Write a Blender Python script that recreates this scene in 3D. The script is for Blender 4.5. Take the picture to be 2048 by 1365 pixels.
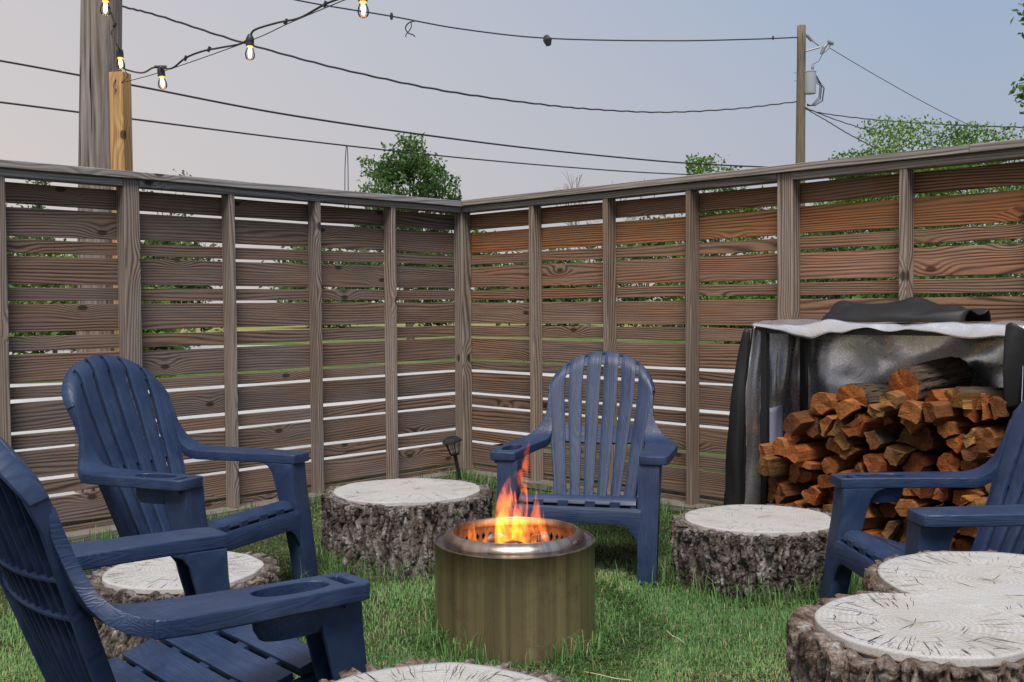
import bpy, bmesh, math, random
import numpy as np
from mathutils import Vector, Matrix
from mathutils.geometry import delaunay_2d_cdt

random.seed(7); RNG = np.random.default_rng(7)
SC = bpy.context.scene
COL = SC.collection
for o in list(bpy.data.objects): bpy.data.objects.remove(o)

# ------------------------------------------------------------------ camera
CAM_H = 1.19; FPX = 2081.0; PITCH = math.atan(70.5 / FPX); ROLL = 0.0079
_F = Vector((0, math.cos(PITCH), -math.sin(PITCH)))
_R0 = Vector((1, 0, 0)); _U0 = _R0.cross(_F)
CR = (_R0 * math.cos(ROLL) - _U0 * math.sin(ROLL)).normalized()
CU = (_U0 * math.cos(ROLL) + _R0 * math.sin(ROLL)).normalized()
CAM_P = Vector((0, 0, CAM_H))
cd = bpy.data.cameras.new('camera'); cam = bpy.data.objects.new('camera', cd); COL.objects.link(cam)
cd.sensor_width = 36.0; cd.lens = 36.0 * FPX / 2048.0; cd.clip_start = 0.05; cd.clip_end = 2000
M = Matrix.Identity(4)
for i in range(3):
    M[i][0] = CR[i]; M[i][1] = CU[i]; M[i][2] = -_F[i]; M[i][3] = CAM_P[i]
cam.matrix_world = M
SC.camera = cam

def ray(px, py):
    return _F + CR * ((px - 1024.0) / FPX) + CU * ((682.5 - py) / FPX)
def at_y(px, py, Y):          # a point of the place seen at a pixel, at depth Y
    d = ray(px, py); return CAM_P + d * (Y / d.y)
def at_z(px, py, z=0.0):
    d = ray(px, py); return CAM_P + d * ((z - CAM_H) / d.z)

# ------------------------------------------------------------------ sky and sun
SUN_AZ = math.radians(181); SUN_EL = math.radians(60)   # azimuth clockwise from +Y: behind and to the left
W = bpy.data.worlds.new('World'); SC.world = W; W.use_nodes = True
nt = W.node_tree; nt.nodes.clear()
def wn(t, **k):
    n = nt.nodes.new(t)
    for a, b in k.items(): setattr(n, a, b)
    return n
sky = wn('ShaderNodeTexSky', sky_type='NISHITA'); sky.sun_disc = False
sky.sun_elevation = SUN_EL; sky.sun_rotation = SUN_AZ
sky.air_density = 1.4; sky.dust_density = 5.0; sky.ozone_density = 2.0; sky.altitude = 100
tc = wn('ShaderNodeTexCoord'); sep = wn('ShaderNodeSeparateXYZ'); nt.links.new(tc.outputs['Generated'], sep.inputs[0])
rampz = wn('ShaderNodeValToRGB'); nt.links.new(sep.outputs['Z'], rampz.inputs[0])
cr = rampz.color_ramp; cr.elements[0].position = 0.0; cr.elements[0].color = (4.35, 4.05, 4.35, 1)
cr.elements[1].position = 1.0; cr.elements[1].color = (2.9, 3.7, 5.3, 1)
e = cr.elements.new(0.10); e.color = (3.65, 3.9, 4.7, 1)
e = cr.elements.new(0.28); e.color = (2.85, 3.75, 5.15, 1)
# the dusk glow lies to the left of the fence corner
glow = wn('ShaderNodeVectorMath', operation='DOT_PRODUCT'); nt.links.new(tc.outputs['Generated'], glow.inputs[0])
glow.inputs[1].default_value = (-0.93, 0.30, -0.1)
gm = wn('ShaderNodeMapRange'); nt.links.new(glow.outputs['Value'], gm.inputs[0])
gm.inputs[1].default_value = -0.1; gm.inputs[2].default_value = 0.9; gm.inputs[3].default_value = 0.0; gm.inputs[4].default_value = 1.0
gmix = wn('ShaderNodeMix', data_type='RGBA'); nt.links.new(gm.outputs[0], gmix.inputs[0])
nt.links.new(rampz.outputs[0], gmix.inputs[6]); gmix.inputs[7].default_value = (6.3, 5.55, 5.15, 1)
smix = wn('ShaderNodeMix', data_type='RGBA'); smix.inputs[0].default_value = 0.9
nt.links.new(sky.outputs[0], smix.inputs[6]); nt.links.new(gmix.outputs[2], smix.inputs[7])
bg = wn('ShaderNodeBackground'); bg.inputs[1].default_value = 0.055
nt.links.new(smix.outputs[2], bg.inputs[0])
wo = wn('ShaderNodeOutputWorld'); nt.links.new(bg.outputs[0], wo.inputs[0])

sl = bpy.data.lights.new('sun', 'SUN'); sl.energy = 2.0; sl.angle = math.radians(26); sl.color = (1.0, 0.93, 0.86)
sun = bpy.data.objects.new('sun', sl); COL.objects.link(sun)
sdir = Vector((math.sin(SUN_AZ) * math.cos(SUN_EL), math.cos(SUN_AZ) * math.cos(SUN_EL), math.sin(SUN_EL)))
sun.rotation_euler = sdir.to_track_quat('Z', 'Y').to_euler()

SC.view_settings.view_transform = 'Standard'; SC.view_settings.look = 'None'
SC.view_settings.exposure = 1.12; SC.view_settings.gamma = 1.0; SC.view_settings.use_curve_mapping = False
SC.cycles.max_bounces = 8; SC.cycles.transparent_max_bounces = 12; SC.cycles.volume_step_rate = 0.5
SC.cycles.caustics_reflective = False; SC.cycles.caustics_refractive = False; SC.cycles.use_denoising = True

# ------------------------------------------------------------------ helpers
def mesh_obj(name, verts, faces, mat=None, parent=None, smooth=False):
    me = bpy.data.meshes.new(name)
    v = np.asarray(verts, dtype=np.float32).reshape(-1, 3)
    me.from_pydata(v.tolist() if len(v) < 3000 else [tuple(a) for a in v.tolist()], [], faces)
    if smooth: me.polygons.foreach_set('use_smooth', [True] * len(me.polygons))
    if mat: me.materials.append(mat)
    me.update()
    o = bpy.data.objects.new(name, me); COL.objects.link(o)
    if parent: o.parent = parent
    return o
def fast_mesh(name, V, F, mat=None, parent=None, smooth=False, attrs=None):
    """V (n,3), F (m,k) arrays, all faces with k corners"""
    V = np.ascontiguousarray(V, np.float32); F = np.ascontiguousarray(F, np.int32)
    me = bpy.data.meshes.new(name)
    me.vertices.add(len(V)); me.vertices.foreach_set('co', V.ravel())
    k = F.shape[1]; me.loops.add(F.size); me.loops.foreach_set('vertex_index', F.ravel())
    me.polygons.add(len(F)); me.polygons.foreach_set('loop_start', np.arange(0, F.size, k, dtype=np.int32))
    if smooth: me.polygons.foreach_set('use_smooth', np.ones(len(F), bool))
    for an, (dom, arr) in (attrs or {}).items():
        a = me.attributes.new(an, 'FLOAT', dom); a.data.foreach_set('value', np.ascontiguousarray(arr, np.float32))
    if mat: me.materials.append(mat)
    me.update(calc_edges=True)
    o = bpy.data.objects.new(name, me); COL.objects.link(o)
    if parent: o.parent = parent
    return o
def thing(name, label, cat, loc=(0, 0, 0), rotz=0.0, group=None):
    o = bpy.data.objects.new(name, None); COL.objects.link(o); o.empty_display_size = 0.1
    o.location = loc; o.rotation_euler = (0, 0, rotz); o['label'] = label; o['category'] = cat
    if group: o['group'] = group
    return o
def tag(o, label, cat, group=None):
    o['label'] = label; o['category'] = cat
    if group: o['group'] = group
    return o
class MB:
    """collects shapes into one mesh"""
    def __init__(s): s.v = []; s.f = []
    def add(s, V, F):
        b = len(s.v); s.v += [tuple(p) for p in V]; s.f += [tuple(i + b for i in f) for f in F]; return s
    def box(s, c, h, R=None):
        V = []
        for sx in (-1, 1):
            for sy in (-1, 1):
                for sz in (-1, 1):
                    p = Vector((sx * h[0], sy * h[1], sz * h[2]))
                    if R is not None: p = R @ p
                    V.append(Vector(c) + p)
        return s.add(V, [(0, 1, 3, 2), (4, 6, 7, 5), (0, 4, 5, 1), (2, 3, 7, 6), (0, 2, 6, 4), (1, 5, 7, 3)])
    def tube(s, pts, rad, n=8, cap=True):
        pts = [Vector(p) for p in pts]; m = len(pts)
        if not hasattr(rad, '__len__'): rad = [rad] * m
        V = []; F = []; prev = None
        for i, p in enumerate(pts):
            t = (pts[min(i + 1, m - 1)] - pts[max(i - 1, 0)]).normalized()
            if prev is None:
                a = Vector((0, 0, 1)) if abs(t.z) < 0.9 else Vector((1, 0, 0))
                u = t.cross(a).normalized()
            else:
                u = (prev - t * prev.dot(t)).normalized()
            prev = u; w = t.cross(u)
            for k in range(n):
                an = 2 * math.pi * k / n
                V.append(p + (u * math.cos(an) + w * math.sin(an)) * rad[i])
        for i in range(m - 1):
            for k in range(n):
                k2 = (k + 1) % n
                F.append((i * n + k, i * n + k2, (i + 1) * n + k2, (i + 1) * n + k))
        if cap:
            F.append(tuple(range(n - 1, -1, -1))); F.append(tuple((m - 1) * n + k for k in range(n)))
        return s.add(V, F)
    def lathe(s, prof, n=48, c=(0, 0, 0), sx=1, sy=1, closed=False):
        V = []; F = []; m = len(prof)
        for (r, z) in prof:
            for k in range(n):
                a = 2 * math.pi * k / n
                V.append((c[0] + r * sx * math.cos(a), c[1] + r * sy * math.sin(a), c[2] + z))
        for i in range(m if closed else m - 1):
            j = (i + 1) % m
            for k in range(n):
                k2 = (k + 1) % n
                F.append((i * n + k, i * n + k2, j * n + k2, j * n + k))
        return s.add(V, F)
    def prism(s, poly, axis, a, b):
        """extrude a 2D polygon along an axis (0: poly in y,z; 2: poly in x,y) from a to b"""
        n = len(poly)
        def P(q, t): return (t, q[0], q[1]) if axis == 0 else ((q[0], t, q[1]) if axis == 1 else (q[0], q[1], t))
        V = [P(q, a) for q in poly] + [P(q, b) for q in poly]
        F = [tuple(range(n - 1, -1, -1)), tuple(range(n, 2 * n))]
        F += [(i, (i + 1) % n, n + (i + 1) % n, n + i) for i in range(n)]
        return s.add(V, F)
    def slab(s, A, B):
        """closed solid between two grids of points A (front) and B (back), each rows x cols"""
        r = len(A); c = len(A[0]); V = [p for row in A for p in row] + [p for row in B for p in row]; o = r * c; F = []
        for i in range(r - 1):
            for j in range(c - 1):
                F.append((i * c + j, i * c + j + 1, (i + 1) * c + j + 1, (i + 1) * c + j))
                F.append((o + i * c + j, o + (i + 1) * c + j, o + (i + 1) * c + j + 1, o + i * c + j + 1))
        for i in range(r - 1):
            F.append((i * c, (i + 1) * c, o + (i + 1) * c, o + i * c))
            F.append((i * c + c - 1, o + i * c + c - 1, o + (i + 1) * c + c - 1, (i + 1) * c + c - 1))
        for j in range(c - 1):
            F.append((j, o + j, o + j + 1, j + 1))
            q = (r - 1) * c; F.append((q + j, q + j + 1, o + q + j + 1, o + q + j))
        return s.add(V, F)
    def build(s, name, mat, parent=None, smooth=False, bevel=0.0, seg=2, angle=40):
        o = mesh_obj(name, s.v, s.f, mat, parent)
        bm = bmesh.new(); bm.from_mesh(o.data)
        bmesh.ops.recalc_face_normals(bm, faces=bm.faces)
        if bevel:
            ed = [e for e in bm.edges if len(e.link_faces) == 2 and e.calc_face_angle(0) > math.radians(angle)]
            bmesh.ops.bevel(bm, geom=ed, offset=bevel, segments=seg, profile=0.6, affect='EDGES', clamp_overlap=True)
        bm.to_mesh(o.data); bm.free()
        if smooth:
            o.data.polygons.foreach_set('use_smooth', [True] * len(o.data.polygons))
            o.data.set_sharp_from_angle(angle=math.radians(38))
        return o

# numpy noise
def _hash(*ix):
    h = np.zeros(np.broadcast(*ix).shape, np.uint32)
    for a, k in zip(ix, (374761393, 668265263, 2147483647, 1274126177)):
        h = (h ^ (a.astype(np.int64).astype(np.uint32) * np.uint32(k & 0xffffffff))) * np.uint32(2654435761); h ^= h >> np.uint32(15)
    h *= np.uint32(2246822519); h ^= h >> np.uint32(13)
    return h.astype(np.float64) / 4294967295.0
def vnoise(p):
    p = np.asarray(p, float); i = np.floor(p).astype(np.int64); f = p - i; f = f * f * (3 - 2 * f)
    d = p.shape[-1]; out = 0
    for c in range(2 ** d):
        w = 1.0; ix = []
        for k in range(d):
            b = (c >> k) & 1; ix.append(i[..., k] + b); w = w * (f[..., k] if b else 1 - f[..., k])
        out = out + w * _hash(*ix)
    return out * 2 - 1
def fbm(p, o=4, g=0.5):
    a = 1.0; s = 0; p = np.asarray(p, float); t = 0
    for k in range(o):
        s = s + a * vnoise(p * (2 ** k) + 17.3 * k); t += a; a *= g
    return s / t
def worley2(x, y, per=None):
    xi = np.floor(x).astype(np.int64); yi = np.floor(y).astype(np.int64)
    f1 = np.full(x.shape, 9.0); f2 = f1.copy(); idv = np.zeros(x.shape)
    for dx in (-1, 0, 1):
        for dy in (-1, 0, 1):
            cx = xi + dx; cy = yi + dy; hx = np.mod(cx, per) if per else cx
            px = cx + _hash(hx, cy); py = cy + _hash(hx + 911, cy + 57); r = _hash(hx + 31, cy + 77)
            d = np.hypot(x - px, y - py); m = d < f1
            f2 = np.where(m, f1, np.minimum(f2, d)); idv = np.where(m, r, idv); f1 = np.where(m, d, f1)
    return f1, f2, idv

# ------------------------------------------------------------------ materials
class NT:
    def __init__(s, name):
        s.m = bpy.data.materials.new(name); s.m.use_nodes = True; s.t = s.m.node_tree; s.t.nodes.clear()
        s.out = s.n('ShaderNodeOutputMaterial')
    def n(s, ty, **k):
        n = s.t.nodes.new(ty)
        for a, b in k.items(): setattr(n, a, b)
        return n
    def l(s, a, b): s.t.links.new(a, b)
    def val(s, sock, x):
        if hasattr(x, 'is_output') or isinstance(x, bpy.types.NodeSocket): s.l(x, sock)
        else: sock.default_value = x
    def math(s, op, a, b=0.0, c=None, clamp=False):
        n = s.n('ShaderNodeMath', operation=op); n.use_clamp = clamp
        s.val(n.inputs[0], a); s.val(n.inputs[1], b)
        if c is not None: s.val(n.inputs[2], c)
        return n.outputs[0]
    def vmath(s, op, a, b=(0, 0, 0)):
        n = s.n('ShaderNodeVectorMath', operation=op); s.val(n.inputs[0], a); s.val(n.inputs[1], b); return n.outputs[0]
    def noise(s, vec, scale, detail=3, rough=0.5, dist=0.0):
        n = s.n('ShaderNodeTexNoise'); s.val(n.inputs['Vector'], vec); n.inputs['Scale'].default_value = scale
        n.inputs['Detail'].default_value = detail; n.inputs['Roughness'].default_value = rough; n.inputs['Distortion'].default_value = dist
        return n.outputs[0]
    def rng(s, x, a, b, c=0.0, d=1.0, smooth=False):
        n = s.n('ShaderNodeMapRange'); n.interpolation_type = 'SMOOTHSTEP' if smooth else 'LINEAR'
        s.val(n.inputs[0], x)
        for i, q in enumerate((a, b, c, d)): s.val(n.inputs[1 + i], q)
        return n.outputs[0]
    def mix(s, f, a, b, bt='MIX'):
        n = s.n('ShaderNodeMix', data_type='RGBA'); n.blend_type = bt
        s.val(n.inputs[0], f); s.val(n.inputs[6], col(a)); s.val(n.inputs[7], col(b)); return n.outputs[2]
    def ramp(s, f, stops, interp='LINEAR'):
        n = s.n('ShaderNodeValToRGB'); s.val(n.inputs[0], f); c = n.color_ramp; c.interpolation = interp
        while len(c.elements) < len(stops): c.elements.new(0.5)
        for e, (p, q) in zip(c.elements, stops): e.position = p; e.color = col(q)
        return n.outputs[0]
    def coord(s, which='Object'): return s.n('ShaderNodeTexCoord').outputs[which]
    def rand(s): return s.n('ShaderNodeObjectInfo').outputs['Random']
    def scaled(s, vec, sc, off=(0, 0, 0)):
        n = s.n('ShaderNodeMapping'); s.val(n.inputs[0], vec); n.inputs['Scale'].default_value = sc; s.val(n.inputs['Location'], off); return n.outputs[0]
    def sep(s, vec): n = s.n('ShaderNodeSeparateXYZ'); s.l(vec, n.inputs[0]); return n.outputs
    def comb(s, x, y, z):
        n = s.n('ShaderNodeCombineXYZ'); s.val(n.inputs[0], x); s.val(n.inputs[1], y); s.val(n.inputs[2], z); return n.outputs[0]
    def bump(s, h, strength=0.4, dist=0.003, nrm=None):
        n = s.n('ShaderNodeBump'); s.val(n.inputs['Height'], h); n.inputs['Strength'].default_value = strength; n.inputs['Distance'].default_value = dist
        if nrm is not None: s.l(nrm, n.inputs['Normal'])
        return n.outputs[0]
    def bsdf(s, color, rough=0.7, metal=0.0, bump=None, **k):
        n = s.n('ShaderNodeBsdfPrincipled'); s.val(n.inputs['Base Color'], col(color)); s.val(n.inputs['Roughness'], rough); s.val(n.inputs['Metallic'], metal)
        for a, b in k.items(): s.val(n.inputs[a.replace('_', ' ')], b)
        if bump is not None: s.l(bump, n.inputs['Normal'])
        s.l(n.outputs[0], s.out.inputs[0]); return n
def col(c):
    if isinstance(c, (tuple, list)) and len(c) == 3: return (*c, 1.0)
    return c
def attr(N, name):
    n = N.n('ShaderNodeAttribute'); n.attribute_name = name; return n

def mat_board(name, light, dark, grey, knots=True, lines=125.0, grey_amt=0.5):
    """weathered sawn pine: growth lines that wander round knots; long axis is local X"""
    N = NT(name); r = N.rand()
    off = N.comb(N.math('MULTIPLY', r, 137.0), N.math('MULTIPLY', r, 71.0), N.math('MULTIPLY', r, 23.7))
    p = N.vmath('ADD', N.coord(), off)
    oc = N.n('ShaderNodeObjectInfo').outputs['Color']
    v = N.n('ShaderNodeTexVoronoi'); v.voronoi_dimensions = '2D'; s0 = N.sep(p); N.l(N.comb(N.math('MULTIPLY', s0[0], 2.8), N.math('MULTIPLY', N.math('MULTIPLY_ADD', s0[1], 0.8, s0[2]), 5.5), 0.0), v.inputs['Vector']); v.inputs['Scale'].default_value = 1.0
    d = v.outputs['Distance']
    sel = N.math('GREATER_THAN', N.sep(v.outputs['Color'])[0], 0.76)
    k = N.math('MULTIPLY', N.math('POWER', N.rng(d, 0.0, 0.55, 1.0, 0.0, True), 2.0), sel)
    n1 = N.noise(N.scaled(p, (0.5, 3.0, 5.0)), 1.0, 1.5, 0.4)
    n2 = N.noise(N.scaled(p, (2.5, 8.0, 16.0)), 1.0, 3, 0.5)
    z = N.math('ADD', N.sep(p)[2], N.math('MULTIPLY', N.sep(p)[1], 0.8))
    ring = N.math('ADD', z, N.math('MULTIPLY', n1, 0.20))
    ring = N.math('ADD', ring, N.math('MULTIPLY', n2, 0.016))
    if knots: ring = N.math('ADD', ring, N.math('MULTIPLY', k, 0.038))
    g = N.math('MULTIPLY_ADD', N.math('SINE', N.math('MULTIPLY', ring, 2 * math.pi * lines / 2)), 0.5, 0.5)
    amp = N.rng(N.noise(N.scaled(p, (1.1, 3.0, 11.0)), 1.0, 3, 0.6), 0.28, 0.58, 0.35, 1.0)
    g = N.math('MULTIPLY', N.math('POWER', g, 1.6), amp)
    fine = N.noise(N.scaled(p, (4.0, 160.0, 260.0)), 1.0, 2, 0.6)
    wth = N.noise(N.scaled(p, (1.2, 4.0, 5.0)), 1.0, 4, 0.6)
    base = N.mix(g, light, dark)
    base = N.mix(N.math('MULTIPLY', N.rng(wth, 0.40, 0.62), grey_amt), base, N.mix(g, grey, tuple(q * 0.42 for q in grey)))
    stain = N.noise(N.scaled(p, (0.9, 2.0, 9.0)), 1.0, 3, 0.6)
    base = N.mix(N.rng(stain, 0.55, 0.78, 0.0, 0.4), base, tuple(q * 0.35 for q in dark))
    base = N.mix(1.0, base, N.ramp(fine, [(0.25, (0.62, 0.62, 0.62)), (0.7, (1.15, 1.15, 1.15))]), 'MULTIPLY')
    if knots:
        core = N.math('MULTIPLY', N.rng(d, 0.05, 0.10, 1.0, 0.0, True), sel)
        base = N.mix(N.math('MULTIPLY', core, 0.85), base, (0.022, 0.013, 0.009))
    base = N.mix(1.0, base, oc, 'MULTIPLY')
    h = N.math('ADD', N.math('MULTIPLY', g, -0.5), N.math('MULTIPLY', fine, 0.8))
    N.bsdf(base, N.rng(fine, 0.2, 0.8, 0.62, 0.88), bump=N.bump(h, 0.55, 0.0025), Specular_IOR_Level=0.3)
    return N.m
def mat_plastic(name, sc):
    N = NT(name); p = N.coord()
    n1 = N.noise(N.scaled(p, sc), 1.0, 2, 0.5, 0.6)
    g = N.math('MULTIPLY_ADD', N.math('SINE', N.math('MULTIPLY', n1, 75.0)), 0.5, 0.5)
    fine = N.noise(N.scaled(p, tuple(q * 22 for q in sc)), 1.0, 2, 0.6)
    speck = N.noise(p, 330.0, 2, 0.7)
    dust = N.noise(p, 7.0, 4, 0.65)
    c = N.mix(N.rng(dust, 0.35, 0.72), (0.013, 0.029, 0.078), (0.030, 0.052, 0.112))
    c = N.mix(N.rng(speck, 0.70, 0.78, 0, 0.25), c, (0.16, 0.18, 0.24))
    c = N.mix(N.math('MULTIPLY', g, 0.42), c, (0.007, 0.016, 0.046))
    c = N.mix(N.rng(fine, 0.56, 0.74, 0, 0.16), c, (0.060, 0.085, 0.150))
    h = N.math('ADD', g, N.math('MULTIPLY', fine, 0.9))
    N.bsdf(c, N.rng(dust, 0.3, 0.7, 0.40, 0.56), bump=N.bump(h, 0.34, 0.0012), Specular_IOR_Level=0.45)
    return N.m
def mat_bark(name, warm):
    N = NT(name); p = N.coord()
    a = N.noise(N.scaled(p, (1, 1, 0.45)), 26.0, 5, 0.7); b = N.noise(p, 110.0, 4, 0.7); c2 = N.noise(N.scaled(p, (1, 1, 0.35)), 7.0, 3, 0.6)
    c = N.ramp(a, [(0.30, (0.020, 0.015, 0.013)), (0.46, (0.115 + warm * 0.07, 0.092 + warm * .035, 0.078 + warm * .01)), (0.58, (0.25 + warm * 0.05, 0.222 + warm * .015, 0.205)), (0.70, (0.50, 0.475, 0.455))])
    c = N.mix(N.rng(c2, 0.50, 0.72, 0, 0.2 + 0.45 * warm), c, (0.26 + warm * .12, 0.17 + warm * .05, 0.115))
    c = N.mix(1.0, c, N.ramp(b, [(0.3, (0.35, 0.35, 0.35)), (0.65, (1.25, 1.25, 1.25))]), 'MULTIPLY')
    N.bsdf(c, 0.9, bump=N.bump(N.math('ADD', N.math('MULTIPLY', a, 0.6), N.math('MULTIPLY', b, 0.75)), 1.0, 0.014), Specular_IOR_Level=0.25)
    return N.m
def mat_disc(name, piths):
    """weathered grey end grain with growth rings round the pith(s), in the stump's own coordinates"""
    N = NT(name); p = N.coord(); sp = N.sep(p); r = None
    w = N.noise(p, 5.0, 3, 0.5)
    for (x, y) in piths:
        d = N.vmath('LENGTH', N.vmath('SUBTRACT', N.comb(sp[0], sp[1], 0.0), (x, y, 0)))
        d = N.t.nodes[-1].outputs['Value']
        r = d if r is None else N.math('SMOOTH_MIN', r, d, 0.12)
    rr = N.math('ADD', r, N.math('MULTIPLY', w, 0.05))
    g = N.math('MULTIPLY_ADD', N.math('SINE', N.math('MULTIPLY', rr, 2 * math.pi * 75.0)), 0.5, 0.5)
    g2 = N.noise(N.comb(N.math('MULTIPLY', rr, 55.0), 0.0, 0.0), 1.0, 3, 0.7)
    blot = N.noise(p, 9.0, 4, 0.65); fine = N.noise(p, 240.0, 3, 0.7)
    c = N.mix(g2, (0.36, 0.357, 0.350), (0.57, 0.568, 0.562))
    c = N.mix(N.math('MULTIPLY', N.math('MULTIPLY', g, N.rng(r, 0.02, 0.30, 1.0, 0.45)), 0.55), c, (0.30, 0.275, 0.235))
    c = N.mix(N.rng(blot, 0.45, 0.75, 0, 0.5), c, (0.36, 0.33, 0.275))
    c = N.mix(N.rng(blot, 0.5, 0.25, 0, 0.45), c, (0.38, 0.40, 0.43))
    c = N.mix(N.rng(r, 0.0, 0.035, 0.55, 0.0), c, (0.30, 0.20, 0.11))
    c = N.mix(1.0, c, N.ramp(fine, [(0.3, (0.66, 0.66, 0.66)), (0.65, (1.12, 1.12, 1.12))]), 'MULTIPLY')
    saw = N.noise(N.scaled(p, (6.0, 150.0, 1.0)), 1.0, 2, 0.5)
    c = N.mix(N.rng(saw, 0.45, 0.7, 0, 0.35), c, (0.34, 0.325, 0.30))
    rad = N.noise(N.scaled(p, (4, 4, 4)), 1.0, 4, 0.7)
    c = N.mix(N.rng(rad, 0.48, 0.7, 0, 0.5), c, (0.31, 0.29, 0.255))
    h = N.math('ADD', N.math('MULTIPLY', g2, 0.8), N.math('ADD', fine, saw))
    N.bsdf(c, 0.85, bump=N.bump(h, 0.5, 0.002), Specular_IOR_Level=0.2)
    return N.m
def mat_pole(name, a, b, c, sc=(34, 34, 1.3)):
    N = NT(name); p = N.coord(); f = N.noise(N.scaled(p, sc), 1.0, 4, 0.65, 0.3); m = N.noise(N.scaled(p, tuple(max(0.7, q * 0.15) for q in sc)), 1.0, 3, 0.6); ck = N.noise(N.scaled(p, tuple(q * 1.7 if q > 5 else q * 0.8 for q in sc)), 1.0, 2, 0.5)
    cc = N.mix(N.rng(f, 0.3, 0.68), a, b); cc = N.mix(N.rng(m, 0.5, 0.72, 0, 0.5), cc, c); cc = N.mix(N.rng(ck, 0.40, 0.33), cc, tuple(q * 0.22 for q in a))
    N.bsdf(cc, 0.9, bump=N.bump(N.math('ADD', f, N.math('MULTIPLY', ck, 0.8)), 0.9, 0.012), Specular_IOR_Level=0.2); return N.m
def mat_flat(name, c, rough=0.6, metal=0.0, bumpscale=None, var=0.0):
    N = NT(name); p = N.coord(); n = N.noise(p, bumpscale or 40.0, 3, 0.6)
    cc = N.mix(N.rng(n, 0.3, 0.7), tuple(q * (1 - var) for q in c), tuple(q * (1 + var) for q in c))
    N.bsdf(cc, rough, metal, bump=N.bump(n, 0.15, 0.001)); return N.m

M_SLAT = mat_board('weathered_pine_slat', (0.270, 0.172, 0.118), (0.042, 0.025, 0.019), (0.215, 0.195, 0.188))
M_STUD = mat_board('weathered_pine_post', (0.34, 0.262, 0.207), (0.090, 0.062, 0.049), (0.33, 0.305, 0.285), lines=130.0)
M_CAP = mat_board('grey_pine_cap', (0.36, 0.32, 0.285), (0.14, 0.118, 0.104), (0.37, 0.37, 0.375), lines=100.0, grey_amt=0.8)
M_NEWPOST = mat_board('new_yellow_pine', (0.56, 0.34, 0.14), (0.40, 0.20, 0.065), (0.50, 0.34, 0.17), lines=80.0, grey_amt=0.3)
M_NAVY_X = mat_plastic('navy_plastic_grain_x', (1.6, 24.0, 24.0))
M_NAVY_Y = mat_plastic('navy_plastic_grain_y', (24.0, 1.6, 24.0))
M_NAVY_Z = mat_plastic('navy_plastic_grain_z', (24.0, 2.0, 1.8))
M_BARK = mat_bark('grey_bark', 0.0); M_BARK_W = mat_bark('brown_bark', 0.55)
M_BLACK = mat_flat('black_metal', (0.012, 0.013, 0.015), 0.45)
M_DARKCAV = mat_flat('dark_check', (0.022, 0.017, 0.014), 0.95)
M_CABLE = mat_flat('cable_rubber', (0.022, 0.024, 0.028), 0.6)
M_CAMB = mat_flat('cambium_brown', (0.13, 0.065, 0.035), 0.9, bumpscale=120, var=0.5)
# ------------------------------------------------------------------ ground
EL = Vector((0.698, 0.716, 0)).normalized()      # left fence, running to the corner
NL = Vector((-EL.y, EL.x, 0))                    # outward of the left fence
ER = Vector((0.7165, -0.6977, 0)).normalized()   # right fence, running from the corner
NR = Vector((-ER.y, ER.x, 0))                    # outward of the right fence
CN = Vector((-0.341, 7.32, 0))
def inside_yard(x, y, m=0.0):
    a = (x - CN.x) * NL.x + (y - CN.y) * NL.y; b = (x - CN.x) * NR.x + (y - CN.y) * NR.y
    return (a < -m) & (b < -m)
def mat_ground():
    N = NT('lawn_soil'); p = N.coord()
    big = N.noise(p, 0.55, 4, 0.6); mid = N.noise(p, 3.5, 4, 0.6); fine = N.noise(p, 60.0, 3, 0.7)
    dist = N.vmath('LENGTH', p); dist = N.t.nodes[-1].outputs['Value']
    g = N.mix(N.rng(mid, 0.35, 0.65), (0.050, 0.105, 0.026), (0.115, 0.175, 0.052))
    g = N.mix(N.rng(big, 0.50, 0.66, 0, 0.75), g, (0.20, 0.20, 0.085))
    yard = N.mix(N.rng(mid, 0.4, 0.65), (0.035, 0.042, 0.018), (0.095, 0.080, 0.045))
    field = N.mix(N.rng(big, 0.35, 0.6), (0.16, 0.21, 0.07), (0.33, 0.30, 0.13))
    far = N.mix(N.rng(dist, 34.0, 46.0), g, field)
    c = N.mix(N.rng(dist, 7.0, 8.6), yard, far)
    c = N.mix(1.0, c, N.ramp(fine, [(0.3, (0.5, 0.5, 0.5)), (0.68, (1.3, 1.3, 1.3))]), 'MULTIPLY')
    N.bsdf(c, 0.95, bump=N.bump(fine, 0.9, 0.03), Specular_IOR_Level=0.1); return N.m
def grid_sheet(name, xs, ys, z, mat):
    V = [(x, y, z(x, y)) for y in ys for x in xs]; n = len(xs)
    F = [(j * n + i, j * n + i + 1, (j + 1) * n + i + 1, (j + 1) * n + i) for j in range(len(ys) - 1) for i in range(n - 1)]
    o = mesh_obj(name, V, F, mat, smooth=True); o['kind'] = 'structure'; return o
xs = [-900, -300, -120, -60, -30, -15] + list(np.linspace(-8, 8, 33)) + [15, 30, 60, 120, 300, 900]
ys = [-60, -20, -6] + list(np.linspace(0, 10, 26)) + [14, 20, 30, 45, 70, 120, 300, 900]
def gz(x, y):
    return 0.0 if abs(x) > 8 or y > 10 or y < 0 else float(0.012 * vnoise(np.array([[x * 0.9, y * 0.9]]))[0]) - 0.006
grid_sheet('ground', xs, ys, gz, mat_ground())
def mat_concrete(name, a, b):
    N = NT(name); p = N.coord(); n = N.noise(p, 0.8, 5, 0.65); f = N.noise(p, 45.0, 3, 0.7)
    c = N.mix(N.rng(n, 0.3, 0.7), a, b); c = N.mix(N.rng(f, 0.55, 0.75, 0, 0.5), c, tuple(q * 0.6 for q in a))
    N.bsdf(c, 0.9, bump=N.bump(f, 0.3, 0.005)); return N.m
M_CONC = mat_concrete('pale_gravel', (0.34, 0.34, 0.33), (0.46, 0.46, 0.46))
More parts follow.
